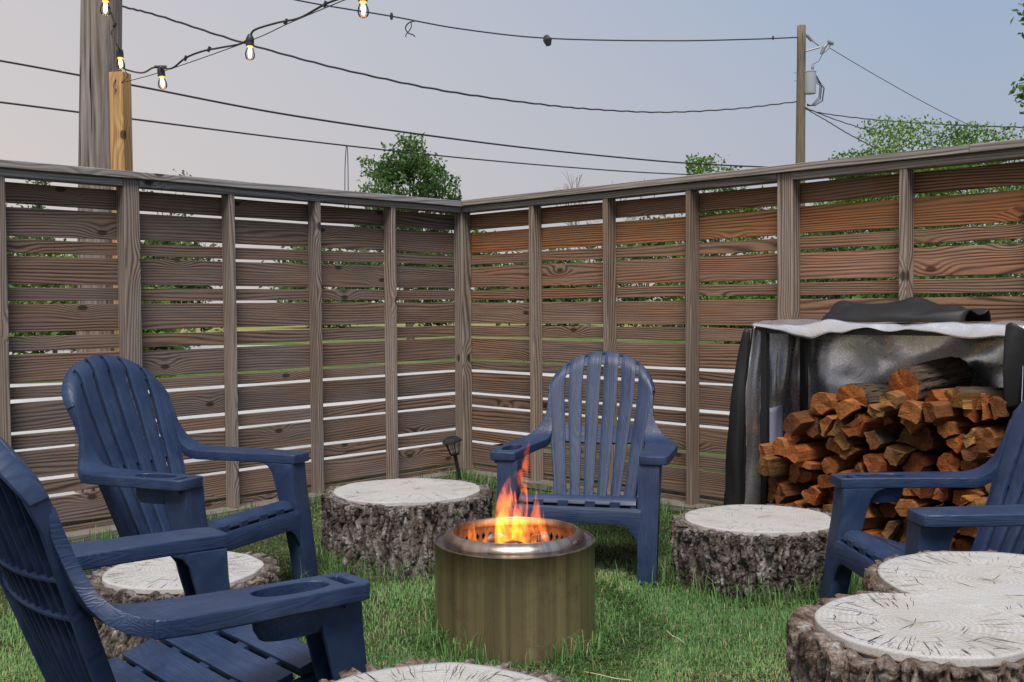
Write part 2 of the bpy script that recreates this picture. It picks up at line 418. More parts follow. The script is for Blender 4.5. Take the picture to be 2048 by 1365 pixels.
M_ROAD = mat_concrete('grey_road', (0.30, 0.30, 0.30), (0.40, 0.39, 0.38))
def strip(name, pts, z, mat):
    n = len(pts); V = [(a, b, z) for a, b in pts]
    o = mesh_obj(name, V, [tuple(range(n))], mat); o['kind'] = 'structure'; return o
strip('driveway', [(-14.5, 4.0), (-6.0, 4.2), (-3.4, 5.2), (-1.9, 6.75), (-0.75, 8.3), (0.4, 9.3), (2.2, 9.7), (3.6, 9.6), (5.2, 10.6), (8.0, 17.5), (3.0, 21.0), (-3, 18.4), (-9, 16.0), (-26, 14.5)], 0.012, M_CONC)
strip('road', [(-60, 24.5), (-2.0, 27.5), (3.0, 29.5), (3.2, 34.0), (-3.0, 33.0), (-60, 31.0)], 0.012, M_ROAD)

# ------------------------------------------------------------------ fences
def board(name, L, h, d, mat, parent, loc, rot=(0, 0, 0), tint=None, wob=0.0, bev=0.003, x0=0.0):
    """sawn board along local X: L long, h high (z), d deep (y); the origin is at the centre of its start"""
    n = max(2, int(L / 0.16)); prof = [(-d / 2 + bev, -h / 2), (d / 2 - bev, -h / 2), (d / 2, -h / 2 + bev), (d / 2, h / 2 - bev), (d / 2 - bev, h / 2), (-d / 2 + bev, h / 2), (-d / 2, h / 2 - bev), (-d / 2, -h / 2 + bev)]
    V = []; F = []; ph = random.random() * 60
    for i in range(n + 1):
        x = L * i / n
        b = wob * float(vnoise(np.array([[x * 0.8 + ph, 3.1]]))[0]); t = wob * 0.45 * float(vnoise(np.array([[x * 3.2 + ph, 9.1]]))[0]); u = wob * 0.45 * float(vnoise(np.array([[x * 3.2 + ph, 19.1]]))[0])
        V += [(x0 + x, y, z + b + (t if z > 0 else u)) for y, z in prof]
    for i in range(n):
        for k in range(8):
            F.append((i * 8 + k, i * 8 + (k + 1) % 8, (i + 1) * 8 + (k + 1) % 8, (i + 1) * 8 + k))
    F.append(tuple(range(7, -1, -1))); F.append(tuple(n * 8 + k for k in range(8)))
    o = MB().add(V, F).build(name, mat, parent); o.location = loc; o.rotation_euler = rot
    if tint: o.color = (*tint, 1)
    return o
WIDE_TOP = [1.699, 1.457, 1.215, 0.965, 0.728, 0.482, 0.233]
def slat_rows():
    rows = [(1.822, 1.7175)]
    for i, t in enumerate(WIDE_TOP):
        rows.append((t, t - 0.141))
        nt_ = WIDE_TOP[i + 1] if i + 1 < len(WIDE_TOP) else -0.01
        rows.append((t - 0.141 - 0.0175, nt_ + 0.0175 if i + 1 < len(WIDE_TOP) else 0.012))
    return rows
def make_fence(name, label, rot, studs, posts, x_end, sgn, tint_fn):
    """local X runs along the fence, local Y outward; sgn is the side of the corner on which it lies"""
    t = thing(name, label, 'fence', CN, rot)
    V90 = (0, -math.pi / 2, 0)
    cuts = sorted([0.0] + [p for p in posts] + [x_end])
    for ri, (zt, zb) in enumerate(slat_rows()):
        for a, b in zip(cuts[:-1], cuts[1:]):
            xa, xb = (a, b) if sgn > 0 else (-b, -a)
            xa += 0.002; xb -= 0.002
            if sgn > 0 and a == 0.0: xa = 0.021
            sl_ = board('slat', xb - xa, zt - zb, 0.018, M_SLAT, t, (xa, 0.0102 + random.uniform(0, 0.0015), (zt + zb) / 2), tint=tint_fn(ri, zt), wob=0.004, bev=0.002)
    for s in studs:
        board('stud', 1.832 - 0.048, 0.038, 0.087, M_STUD, t, (sgn * s, -0.0455, 0.048), (math.pi / 2 if False else 0, -math.pi / 2, 0), tint=tint_fn(3, 1.0, True), wob=0.002)
    for s in posts:
        board('post', 1.869, 0.089, 0.089, M_STUD, t, (sgn * s, -0.0465, 0.002), V90, tint=tint_fn(3, 1.0, True), wob=0.002, bev=0.004)
    ed = sorted([0.0] + list(posts) + [x_end])
    for a, b in zip(ed[:-1], ed[1:]):
        a2 = a + (0.092 if a == 0 else 0.046); b2 = b - (0.046 if b != x_end else 0)
        xa, xb = (a2, b2) if sgn > 0 else (-b2, -a2)
        board('top_rail', xb - xa, 0.038, 0.089, M_CAP, t, (xa, -0.0455, 1.8525), tint=tint_fn(3, 1.0, True), wob=0.0015)
        board('bottom_rail', xb - xa, 0.040, 0.125, M_CAP, t, (xa, -0.0665, 0.0265), tint=(0.62, 0.6, 0.58), wob=0.002)
    xa, xb = (0.118, x_end) if sgn > 0 else (-x_end, 0.022)
    n0 = 2; cut = [xa, xa + (xb - xa) * (0.62 if sgn > 0 else 0.30), xb]
    for a, b in zip(cut[:-1], cut[1:]):
        board('cap_rail', b - a - 0.003, 0.038, 0.138, M_CAP, t, (a, -0.0455, 1.8925), wob=0.002, tint=tint_fn(3, 1.0, True))
    return t
def tint_l(ri, z, post=False):
    k = random.uniform(0.86, 1.12)
    return (0.98 * k, 0.985 * k, 1.03 * k)
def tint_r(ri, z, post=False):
    k = random.uniform(0.78, 1.02); w = max(0.0, min(1.0, (z - 0.75) / 0.9))  # w: string-light glow put into the tint, stronger on higher boards
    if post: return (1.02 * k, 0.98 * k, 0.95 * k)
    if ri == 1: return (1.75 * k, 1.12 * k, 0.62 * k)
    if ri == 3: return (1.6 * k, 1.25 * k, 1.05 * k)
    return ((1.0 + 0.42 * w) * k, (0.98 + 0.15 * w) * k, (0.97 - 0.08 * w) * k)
FL = make_fence('slat_fence', 'weathered grey-brown slat fence in front of the tall wooden utility pole and yellow timber post', math.atan2(EL.y, EL.x), [0.692, 1.279, 1.869, 3.114, 3.75, 4.35], [2.462, 4.95], 5.6, -1, tint_l)
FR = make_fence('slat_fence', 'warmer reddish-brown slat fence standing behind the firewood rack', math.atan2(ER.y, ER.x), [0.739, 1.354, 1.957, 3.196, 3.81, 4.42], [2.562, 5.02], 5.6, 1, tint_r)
# corner post belongs to the right fence, butted against both runs
board('post', 1.825, 0.089, 0.089, M_STUD, FR, (0.047, -0.047, 0.0475), (0, -math.pi / 2, 0), tint=(0.9, 0.92, 0.92), wob=0.002, bev=0.006)

# ------------------------------------------------------------------ chairs
BZ, BY, BA = 0.225, -0.40, math.radians(22.0)
VDIR = Vector((0, -math.sin(BA), math.cos(BA))); NDIR = Vector((0, math.cos(BA), math.sin(BA)))
VTOP = 0.792; VARC = 0.562
def w_side(v):
    return float(np.interp(v, [0, 0.12, 0.33, 0.5, VARC, 0.8], [0.192, 0.203, 0.232, 0.254, 0.262, 0.264]))
def v_top(u):
    q = min(1.0, abs(u) / 0.2645); return VARC + (VTOP - VARC) * math.sqrt(max(0.0, 1 - q * q))
def BP(u, v, off=0.0):
    e = v_top(u) - v; o = 0.50 * u * u + 0.035 * (v - 0.35) ** 2
    q_ = min(1.0, max(0.0, (v - VARC + 0.03) / 0.13))
    if e < 0.058: o -= 0.022 * ((0.058 - e) / 0.058) ** 1.6 * q_ * q_ * (3 - 2 * q_)
    return Vector((u, BY, BZ)) + VDIR * v + NDIR * (o + off)
def ruled(s, v): return s * (0.189 + (0.262 - 0.189) * v / VARC) if v < VARC else s * (0.262 + 0.006 * (v - VARC))
def chair_parts(root):
    nav = M_NAVY_Z
    # back slats, each its own piece
    for i in range(6):
        sa = (i / 3.0) - 1; sb = ((i + 1) / 3.0) - 1
        def ua(v): return -w_side(v) + 0.004 if i == 0 else ruled(sa, v) + 0.0092
        def ub(v): return w_side(v) - 0.004 if i == 5 else ruled(sb, v) - 0.0092
        A = []; B = []; nr = 30; nc = 6
        for r in range(nr + 1):
            ra = []; rb = []
            for c in range(nc + 1):
                s = c / nc; v = VTOP * r / nr
                for _ in range(6):
                    u = ua(v) + (ub(v) - ua(v)) * s; v = (r / nr) * v_top(u)
                cr_ = -0.0035 if c in (0, nc) else 0.0
                ra.append(BP(u, v, cr_)); rb.append(BP(u, v, -0.012))
            A.append(ra); B.append(rb)
        mb = MB().slab(A, B)
        # stiffening ribs behind the slat, along both edges
        for c in (1, nc - 1):
            RA = [[B[r][c], B[r][c] + Vector((0.005, 0, 0))] for r in range(1, nr)]
            RB = [[p - NDIR * 0.016 for p in row] for row in RA]
            mb.slab(RA, RB)
        mb.build('back_slat', nav, root, smooth=True)
    # cross bands behind the slats: arm level, foot, and the arched band at the crown
    def band(v0, v1, name, shelf=True, dd=0.013):
        A = []; B = []
        for r in range(4):
            v = v0 + (v1 - v0) * r / 3; h = w_side(v) - 0.006
            A.append([BP(-h + 2 * h * c / 20, v, -dd) for c in range(21)]); B.append([BP(-h + 2 * h * c / 20, v, -dd - 0.008) for c in range(21)])
        mb = MB().slab(A, B)
        if shelf:
            for v in (v0, v1):
                h = w_side(v) - 0.004
                A = [[BP(-h + 2 * h * c / 20, v - 0.003, -dd - 0.006) for c in range(21)], [BP(-h + 2 * h * c / 20, v + 0.003, -dd - 0.006) for c in range(21)]]
                B = [[p - NDIR * 0.014 for c, p in enumerate(row)] for row in A]
                mb.slab(A, B)
        mb.build(name, M_NAVY_X, root, smooth=True)
    band(0.318, 0.405, 'back_band'); band(0.0, 0.06, 'back_foot', False)
    A = []; B = []
    for r in range(4):
        e = 0.012 + 0.056 * r / 3
        A.append([BP(u, v_top(u) - e, -0.0135) for u in np.linspace(-0.245, 0.245, 41)]); B.append([BP(u, v_top(u) - e, -0.021) for u in np.linspace(-0.245, 0.245, 41)])
    MB().slab(A, B).build('crown_band', M_NAVY_X, root, smooth=True)
    # rim running round the whole back
    path = [(-w_side(v), v) for v in np.linspace(0, VARC, 14)] + [(-0.2645 * math.cos(a), VARC + (VTOP - VARC) * math.sin(a)) for a in np.linspace(0.06, math.pi - 0.06, 40)] + [(w_side(v), v) for v in np.linspace(VARC, 0, 14)]
    A = []; B = []
    for k, (u, v) in enumerate(path):
        e = min(max(v, 0), v_top(u)); f = BP(u * 0.999, v if v < VARC else v_top(u) - 0.0005, 0)
        nx = Vector((u / 0.2645, 0, 0)) * 0.75 + VDIR * (max(0, v - VARC) / (VTOP - VARC)) * 0.9; nx.normalize()
        A.append([f - NDIR * 0.001, f + nx * 0.004 - NDIR * 0.007, f + nx * 0.004 - NDIR * 0.038, f - NDIR * 0.042]); B.append([f - nx * 0.009 - NDIR * 0.003, f - nx * 0.008 - NDIR * 0.007, f - nx * 0.008 - NDIR * 0.036, f - nx * 0.007 - NDIR * 0.041])
    MB().slab(A, B).build('back_rim', nav, root, smooth=True)
    # seat slats: falling to the back, rolled over at the front
    def SP(y):
        return 0.352 - 0.30 * (0.0 - y) if y < 0.0 else 0.352 - 0.03 * y
    edges = [(-0.425, -0.345), (-0.333, -0.253), (-0.241, -0.161), (-0.149, -0.069), (-0.057, 0.0)]
    for k, (y0, y1) in enumerate(edges):
        hw = 0.262
        pts = [(y, SP(y)) for y in np.linspace(y0, y1, 5)]
        if k == 4:
            pts = [(y, SP(y)) for y in np.linspace(-0.052, -0.004, 4)] + [(0.014, 0.352), (0.030, 0.347), (0.044, 0.337), (0.054, 0.322)]
        top = []; bot = []
        for j, (y, z) in enumerate(pts):
            a = pts[max(j - 1, 0)]; b = pts[min(j + 1, len(pts) - 1)]; tx = Vector((0, b[0] - a[0], b[1] - a[1])).normalized(); nn = Vector((0, -tx.z, tx.y))
            top.append([Vector((x, y, z)) for x in np.linspace(-hw, hw, 9)]); bot.append([Vector((x, y, z)) - nn * 0.018 for x in np.linspace(-hw, hw, 9)])
        MB().slab(top, bot).build('seat_slat', M_NAVY_X, root, smooth=True, bevel=0.003)
    mb = MB()
    for x in (-0.15, 0.0, 0.15):
        P = [(y, SP(y)) for y in np.linspace(-0.43, 0.03, 8)]
        mb.slab([[Vector((x - 0.02, y, z - 0.008)), Vector((x + 0.02, y, z - 0.008))] for y, z in P], [[Vector((x - 0.02, y, z - 0.024)), Vector((x + 0.02, y, z - 0.024))] for y, z in P])
    for x in (-0.17, -0.06, 0.06, 0.17): mb.box((x, 0.052, 0.318), (0.022, 0.006, 0.016))
    mb.build('seat_rib', M_NAVY_X, root)
    # front apron with its arch down to the legs
    up = [(x, 0.309) for x in np.linspace(-0.285, 0.285, 25)]
    def arch(x): q = max(0.0, (abs(x) - 0.19) / 0.095); return 0.243 - 0.105 * q ** 2.2
    A = [[Vector((x, 0.066, 0.311)) for x, _ in up], [Vector((x, 0.074, 0.285)) for x, _ in up], [Vector((x, 0.077, max(arch(x), 0.12))) for x, _ in up]]
    B = [[p - Vector((0, 0.014, 0)) for p in row] for row in A]
    MB().slab(A, B).build('apron', M_NAVY_X, root, smooth=True, bevel=0.003)
    for sx in (-1, 1):
        # front leg: a channel open towards the back, joined to the arm by a fillet
        prof = [(0.040, 0.500), (0.047, 0.42), (0.060, 0.34), (0.080, 0.20), (0.108, 0.0), (0.046, 0.0), (0.022, 0.12), (-0.008, 0.27), (-0.036, 0.38), (-0.050, 0.425), (-0.060, 0.462), (-0.080, 0.487), (-0.115, 0.501)]
        mb = MB()
        for (xa, xb) in ((0.268, 0.280), (0.350, 0.362)):
            V0 = [(q[0], q[1]) for q in prof]; n = len(V0)
            def shear(x, z): return sx * (x + (0.012 if x > 0.3 else 0.012) * 0 - (0.016 * (0.53 - z) if x > 0.3 else -0.012 * (0.53 - z)))
            V = [(shear(xa, z), y, z) for y, z in V0] + [(shear(xb, z), y, z) for y, z in V0]
            F = [tuple(range(n)), tuple(range(2 * n - 1, n - 1, -1))] + [(i, n + i, n + (i + 1) % n, (i + 1) % n) for i in range(n)]
            mb.add(V, F)
        A = []; B = []
        for (y, z) in [(0.040, 0.500), (0.047, 0.42), (0.060, 0.34), (0.080, 0.20), (0.108, 0.002)]:
            x0 = 0.268 + 0.012 * (0.53 - z); x1 = 0.362 - 0.016 * (0.53 - z)
            A.append([Vector((sx * x, y + 0.002, z)) for x in np.linspace(x0 - .001, x1 + .001, 5)]); B.append([Vector((sx * x, y - 0.011, z)) for x in np.linspace(x0 + .002, x1 - .002, 5)])
        mb.slab(A, B)
        mb.build('front_leg', nav, root, smooth=True, bevel=0.003, angle=50)
        # side rail under the seat, running down to the rear foot
        poly = [(0.05, 0.322), (-0.10, 0.296), (-0.30, 0.236), (-0.45, 0.190), (-0.56, 0.10), (-0.645, 0.0), (-0.565, 0.0), (-0.49, 0.075), (-0.40, 0.128), (-0.20, 0.192), (0.05, 0.240)]
        MB().prism(poly, 0, sx * 0.236, sx * 0.262).build('side_rail', M_NAVY_Y, root, bevel=0.003)
        # arm: flat board, then the sweep up into the back
        TH = 0.038; ZT = 0.538
        out = [(0.240, -0.435), (0.255, -0.30), (0.268, -0.12), (0.272, 0.028), (0.276, 0.046), (0.288, 0.052), (0.372, 0.052), (0.390, 0.044), (0.398, 0.025), (0.402, -0.12), (0.403, -0.28), (0.401, -0.36), (0.394, -0.41), (0.386, -0.435)]
        loops = [out]
        if sx > 0:
            cx, cy, ra_, rb_ = 0.333, -0.118, 0.040, 0.088
            loops.append([(cx + ra_ * math.copysign(abs(math.cos(a)) ** 0.75, math.cos(a)), cy + rb_ * math.copysign(abs(math.sin(a)) ** 0.8, math.sin(a))) for a in np.linspace(0, 2 * math.pi, 33)[:-1]])
            loops.append([(0.292, -0.008), (0.374, -0.008), (0.374, 0.022), (0.292, 0.022)])
        pts = []; edg = []
        for L in loops:
            b = len(pts); pts += [Vector(q) for q in L]; edg += [(b + i, b + (i + 1) % len(L)) for i in range(len(L))]
        vv, _, ff, *_r = delaunay_2d_cdt(pts, edg, [], 0, 1e-6)
        def inpoly(q, L):
            c = False; j = len(L) - 1
            for i in range(len(L)):
                if (L[i][1] > q[1]) != (L[j][1] > q[1]) and q[0] < (L[j][0] - L[i][0]) * (q[1] - L[i][1]) / (L[j][1] - L[i][1]) + L[i][0]: c = not c
                j = i
            return c
        tri = []
        for f in ff:
            q = sum((vv[i] for i in f), Vector((0, 0))) / len(f)
            if inpoly(q, out) and not any(inpoly(q, L) for L in loops[1:]): tri.append(tuple(f))
        n = len(vv); mb = MB()
        V = [(sx * q.x, q.y, ZT) for q in vv] + [(sx * q.x, q.y, ZT - TH) for q in vv]
        F = tri + [tuple(n + i for i in reversed(f)) for f in tri]
        cnt = {}
        for f in tri:
            for i in range(len(f)):
                k = (f[i], f[(i + 1) % len(f)]); cnt[k] = cnt.get(k, 0) + 1
        for (a, b) in cnt:
            if (b, a) not in cnt: F.append((b, a, n + a, n + b))
        mb.add(V, F)
        arm = mb.build('arm', M_NAVY_Y, root, smooth=True, bevel=0.005, seg=3, angle=60)
        sw = [(-0.412, 0.5384, 0.2425, 0.3943, 0), (-0.465, 0.5395, 0.237, 0.376, .06), (-0.495, 0.546, 0.232, 0.357, .22), (-0.520, 0.560, 0.229, 0.331, .5), (-0.539, 0.583, 0.229, 0.304, .8), (-0.555, 0.615, 0.234, 0.282, 1.02), (-0.569, 0.652, 0.240, 0.267, 1.15), (-0.588, 0.70, 0.245, 0.2625, 1.2), (-0.606, 0.75, 0.249, 0.262, 1.2)]
        A = []; B = []
        for (y, z, xi, xo, an) in sw:
            nn = Vector((0, math.sin(an), math.cos(an))); th = TH * (1.0 - 0.25 * an) if z < 0.72 else 0.014
            A.append([Vector((sx * x, y + 0.03, z)) for x in np.linspace(xi, xo, 6)]); B.append([Vector((sx * x, y + 0.03, z)) - nn * th for x in np.linspace(xi, xo, 6)])
        for row in (A[0], B[0]):
            for p in row: p.y -= 0.03
        MB().slab(A, B).build('arm_root', M_NAVY_Y, root, smooth=True, bevel=0.004)
        if sx > 0:
            # moulded cup holder hanging through the arm, and the slot in front of it
            mb = MB(); V = []; F = []; L = loops[1]; m = len(L)
            rings = [(1.0, ZT - 0.003), (0.985, ZT - 0.03), (0.90, ZT - 0.075), (0.78, ZT - 0.092), (0.0, ZT - 0.094), (0.80, ZT - 0.097), (0.94, ZT - 0.077), (1.03, ZT - 0.032), (1.03, ZT - 0.006)]
            for s_, z in rings:
                V += [(cx + (x - cx) * s_, cy + (y - cy) * s_, z) for x, y in L]
            for i in range(len(rings)):
                j = (i + 1) % len(rings)
                F += [(i * m + k, i * m + (k + 1) % m, j * m + (k + 1) % m, j * m + k) for k in range(m)]
            mb.add(V, F).build('cup_holder', M_NAVY_X, arm, smooth=True)
            mb = MB()
            mb.box((0.333, 0.007, ZT - 0.050), (0.044, 0.018, 0.002)); mb.box((0.290, 0.007, ZT - 0.028), (0.0015, 0.0165, 0.022)); mb.box((0.376, 0.007, ZT - 0.028), (0.0015, 0.0165, 0.022))
            mb.build('slot_tray', M_NAVY_X, arm)
def copy_tree(o, parent=None):
    c = o.copy(); COL.objects.link(c); c.parent = parent
    for ch in o.children: copy_tree(ch, c)
    return c
GC = 'navy chairs round the fire pit'
chair0 = thing('adirondack_chair', 'navy plastic adirondack chair directly behind the fire pit, between two stumps', 'chair', (0, 0, 0), 0, GC)
chair_parts(chair0)
def place(o, x, y, fx, fy, s=1.0, z=0.0):
    o.location = (x, y, z); o.rotation_euler = (0, 0, math.atan2(fy, fx) - math.pi / 2); o.scale = (s, s, s)
place(chair0, 0.289, 4.58, -0.250, -0.968)
c2 = copy_tree(chair0); c2['label'] = 'navy plastic adirondack chair behind the grass-tufted stump, against the grey fence'
place(c2, -1.096, 4.181, 0.915, -0.403, 1.04)
c3 = copy_tree(chair0); c3['label'] = 'navy plastic adirondack chair turned away, its ribbed back and cup holder arm showing'
place(c3, -0.650, 2.617, 0.741, 0.671, 1.05); c3.rotation_euler[0] = -0.03
c4 = copy_tree(chair0); c4['label'] = 'navy plastic adirondack chair in front of the firewood, half hidden by the double stump'
place(c4, 1.275, 3.545, -0.999, -0.055, 1.01)
# ------------------------------------------------------------------ stumps
STUMPS = []      # (x, y, outline function) for the grass
def make_stump(label, loc, h, out_fn, piths, seed, warm=False, flare=0.05, lean=(0, 0), rot=0.0, ncrack=80, tilt=(0, 0), bt=0.046, NT_=560, NZ=120, rmean=0.35):
    t = thing('tree_stump', label, 'stump', (loc[0], loc[1], 0), rot, 'sawn stumps used as tables')
    t.rotation_euler = (0, 0, rot)
    STUMPS.append((loc[0], loc[1], rot, out_fn, flare))
    rs = np.random.default_rng(seed)
    th = np.linspace(0, 2 * math.pi, NT_, endpoint=False); R0 = out_fn(th)
    zz = np.linspace(-0.03, h, NZ)
    TH, ZZ = np.meshgrid(th, zz); R = np.broadcast_to(R0, TH.shape).copy()
    per = int(round(2 * math.pi * rmean / 0.030)); s = TH / (2 * math.pi) * per
    cx, sy = np.cos(TH), np.sin(TH)
    P3 = np.stack([cx * rmean * 9, sy * rmean * 9, ZZ * 7 + seed * 3.7], -1)
    wx = fbm(P3, 3) * 0.55; wy = fbm(P3 + 31.7, 3) * 0.4
    f1, f2, idv = worley2(s + wx * 1.6, ZZ / 0.24 + wy * 0.8 + seed * 11.0, per)
    e = f2 - f1
    ridge = np.clip(e / 0.32, 0, 1); ridge = ridge * ridge * (3 - 2 * ridge)
    g1, g2, gid = worley2(s * 2.0 + wx * 3, ZZ / 0.042 + wy * 3 + seed * 5.0, None)
    fl = np.clip((g2 - g1) / 0.3, 0, 1)
    P4 = np.stack([cx * rmean * 38, sy * rmean * 38, ZZ * 26 + seed], -1)
    P5 = np.stack([cx * rmean * 105, sy * rmean * 105, ZZ * 60 + seed], -1)
    disp = -0.026 + 0.008 * np.abs(fbm(P5, 3, 0.6)) + 0.030 * ridge * (0.5 + 0.65 * idv) + 0.0085 * fl * (0.4 + gid) + 0.007 * fbm(P4, 4, 0.65) + 0.012 * fbm(P3 * 0.35, 2)
    k = 1 - ZZ / h
    fl_th = 1 + 0.9 * fbm(np.stack([cx * 1.4 + seed, sy * 1.4], -1), 2)
    R = R + disp + flare * np.clip(k, 0, 1.2) ** 2.2 * fl_th
    R[-1] -= 0.004
    X = R * cx + lean[0] * k; Y = R * sy + lean[1] * k
    topv = 0.006 * fbm(np.stack([cx[-1] * 8 + seed, sy[-1] * 8], -1), 3)
    Z = ZZ.copy(); edge = np.clip((ZZ - h + 0.04) / 0.04, 0, 1)
    Z += edge * (0.010 * vnoise(np.stack([s * 1.3, s * 0 + seed], -1)) - 0.006)
    Z += tilt[0] * X * (ZZ / h) + tilt[1] * Y * (ZZ / h)
    # the bark's sawn top, running in to the groove round the wood
    Ri = R0 - bt - 0.006
    groove = np.stack([(Ri) * np.cos(th), Ri * np.sin(th)], -1)
    V = np.stack([X, Y, Z], -1).reshape(-1, 3)
    rows = [V]
    for q, dz in ((0.35, 0.0), (0.75, -0.003), (1.0, -0.016)):
        rr = R[-1] * (1 - q) + Ri * q
        x, y = rr * np.cos(th), rr * np.sin(th)
        z = Z[-1] + dz + 0.004 * vnoise(np.stack([x * 60, y * 60], -1)); rows.append(np.stack([x, y, z], -1))
    V = np.concatenate(rows); nr = NZ + 3
    i = np.arange(nr - 1)[:, None] * NT_; j = np.arange(NT_)[None, :]; j2 = (j + 1) % NT_
    F = np.stack([i + j, i + j2, i + NT_ + j2, i + NT_ + j], -1).reshape(-1, 4)
    fast_mesh('bark', V, F, M_BARK_W if warm else M_BARK, t, smooth=False)
    # sawn wood disc, slightly uneven, standing a little proud of the groove
    nrad = 26; Rd = R0 - bt; q = np.linspace(0.0, 1.0, nrad)[1:]
    px, py = piths[0]; cxm, cym = np.mean([p[0] for p in piths]), np.mean([p[1] for p in piths])
    ring = []
    for a in q:
        x = cxm + (Rd * np.cos(th) - cxm) * a; y = cym + (Rd * np.sin(th) - cym) * a
        z = h + 0.004 + 0.004 * fbm(np.stack([x * 6 + seed, y * 6], -1), 3) + tilt[0] * x + tilt[1] * y
        ring.append(np.stack([x, y, z], -1))
    x, y = (Rd + 0.001) * np.cos(th), (Rd + 0.001) * np.sin(th)
    ring.append(np.stack([x, y, ring[-1][:, 2] - 0.004], -1)); ring.append(np.stack([x, y, ring[-2][:, 2] - 0.06], -1))
    V = np.concatenate([np.array([[cxm, cym, h + 0.004 + tilt[0] * cxm + tilt[1] * cym]])] + ring); Fq = []
    nrr = len(ring); i = np.arange(nrr - 1)[:, None] * NT_ + 1; F4 = np.stack([i + j, i + NT_ + j, i + NT_ + j2, i + j2], -1).reshape(-1, 4)
    me = [tuple(int(b) for b in a) for a in F4] + [(0, 1 + k_, 1 + (k_ + 1) % NT_) for k_ in range(NT_)]
    o = mesh_obj('sawn_top', V, me, mat_disc('end_grain_%d' % seed, piths), t, smooth=True)
    # drying checks: short radial and a few ring-wise splits
    def ht(x, y): return h + 0.0052 + 0.004 * fbm(np.stack([np.atleast_1d(x) * 6 + seed, np.atleast_1d(y) * 6], -1), 3) + tilt[0] * x + tilt[1] * y
    Rf = lambda a: np.interp(np.mod(a, 2 * math.pi), np.append(th, 2 * math.pi), np.append(Rd, Rd[0]))
    CV = []; CF = []
    def crack(pts, w):
        b = len(CV); n = len(pts); pts = np.array(pts); zt = ht(pts[:, 0], pts[:, 1])
        for k_, (x, y) in enumerate(pts):
            a = pts[max(k_ - 1, 0)]; c = pts[min(k_ + 1, n - 1)]; d = c - a; d = d / (np.hypot(*d) + 1e-9)
            ww = w * (0.12 + math.sin(math.pi * (k_ + 0.25) / (n - 0.5)) * rs.uniform(0.6, 1.1))
            CV.append((x - d[1] * ww, y + d[0] * ww, zt[k_])); CV.append((x + d[1] * ww, y - d[0] * ww, zt[k_]))
        for k_ in range(n - 1): CF.append((b + 2 * k_, b + 2 * k_ + 1, b + 2 * k_ + 3, b + 2 * k_ + 2))
    for (px, py) in piths:
        def reach(a):       # distance from this pith to the rim along angle a
            for r in np.linspace(0.05, 0.9, 60):
                x, y = px + r * math.cos(a), py + r * math.sin(a)
                if math.hypot(x, y) > Rf(math.atan2(y, x)) - 0.012: return r
            return 0.9
        def free(x, y): return all((x - u) ** 2 + (y - v) ** 2 >= (x - px) ** 2 + (y - py) ** 2 - 0.001 for u, v in piths)
        for _ in range(int(ncrack * 1.9)):
            a = rs.uniform(0, 2 * math.pi); rm = reach(a); r0 = rm * rs.uniform(0.16, 0.95) ** 0.5; L = rs.uniform(0.02, 0.085) * (1.6 if rs.random() < 0.15 else 1)
            r1 = min(r0 + L, rm * 0.99); n = max(3, int((r1 - r0) / 0.012)); p_ = []; jit = 0
            for r in np.linspace(r0, r1, n):
                jit += rs.normal(0, 0.0021); p_.append((px + r * math.cos(a) - jit * math.sin(a), py + r * math.sin(a) + jit * math.cos(a)))
            if r1 - r0 > 0.012 and free(*p_[-1]): crack(p_, rs.choice([0.0003, 0.0005, 0.0008, 0.0012], p=[0.45, 0.35, 0.16, 0.04]))
        for _ in range(5):
            a = rs.uniform(0, 2 * math.pi); r1 = rs.uniform(0.03, 0.08)
            crack([(px + r * math.cos(a), py + r * math.sin(a)) for r in np.linspace(0.002, r1, 4)], 0.0007)
        for _ in range(int(ncrack * 0.16)):
            a0 = rs.uniform(0, 2 * math.pi); rr = reach(a0) * rs.uniform(0.35, 0.93); da = rs.uniform(0.02, 0.085) / rr; n = 7; p_ = []; jit = 0
            for a in np.linspace(a0, a0 + da, n):
                jit += rs.normal(0, 0.003); p_.append((px + (rr + jit) * math.cos(a), py + (rr + jit) * math.sin(a)))
            if all(math.hypot(*c) < Rf(math.atan2(c[1], c[0])) - 0.01 for c in p_) and free(*p_[-1]): crack(p_, rs.uniform(0.0005, 0.0013))
    k_ = mesh_obj('drying_check', CV, CF, M_DARKCAV, t); k_['kind'] = 'stuff'
    mesh_obj('cambium', [tuple(a) for a in np.concatenate([np.stack([(Rd - 0.002) * np.cos(th), (Rd - 0.002) * np.sin(th), np.full(NT_, h - 0.012) + tilt[0] * Rd * np.cos(th) + tilt[1] * Rd * np.sin(th)], -1), np.stack([(Rd + 0.013) * np.cos(th), (Rd + 0.013) * np.sin(th), np.full(NT_, h - 0.010) + tilt[0] * Rd * np.cos(th) + tilt[1] * Rd * np.sin(th)], -1)]).tolist()],
             [(int(a), int((a + 1) % NT_), int(NT_ + (a + 1) % NT_), int(NT_ + a)) for a in range(NT_)], M_CAMB, t)
    return t
def ell(rx, ry, seed, amp=0.05):
    def f(th):
        r = 1.0 / np.sqrt((np.cos(th) / rx) ** 2 + (np.sin(th) / ry) ** 2)
        return r * (1 + amp * fbm(np.stack([np.cos(th) * 1.6 + seed * 7.1, np.sin(th) * 1.6 + seed], -1), 3))
    return f
def twolobe(c1, r1, c2, r2, seed):
    def f(th):
        out = np.zeros_like(th)
        for (c, r) in ((c1, r1), (c2, r2)):
            d = np.stack([np.cos(th), np.sin(th)], -1); b = d @ np.array(c); q = b * b - (c[0] ** 2 + c[1] ** 2) + r * r
            rr = np.where(q > 0, b + np.sqrt(np.maximum(q, 0)), 0); out = np.maximum(out, rr)
        return out * (1 + 0.018 * fbm(np.stack([np.cos(th) * 2.2 + seed, np.sin(th) * 2.2], -1), 3))
    return f
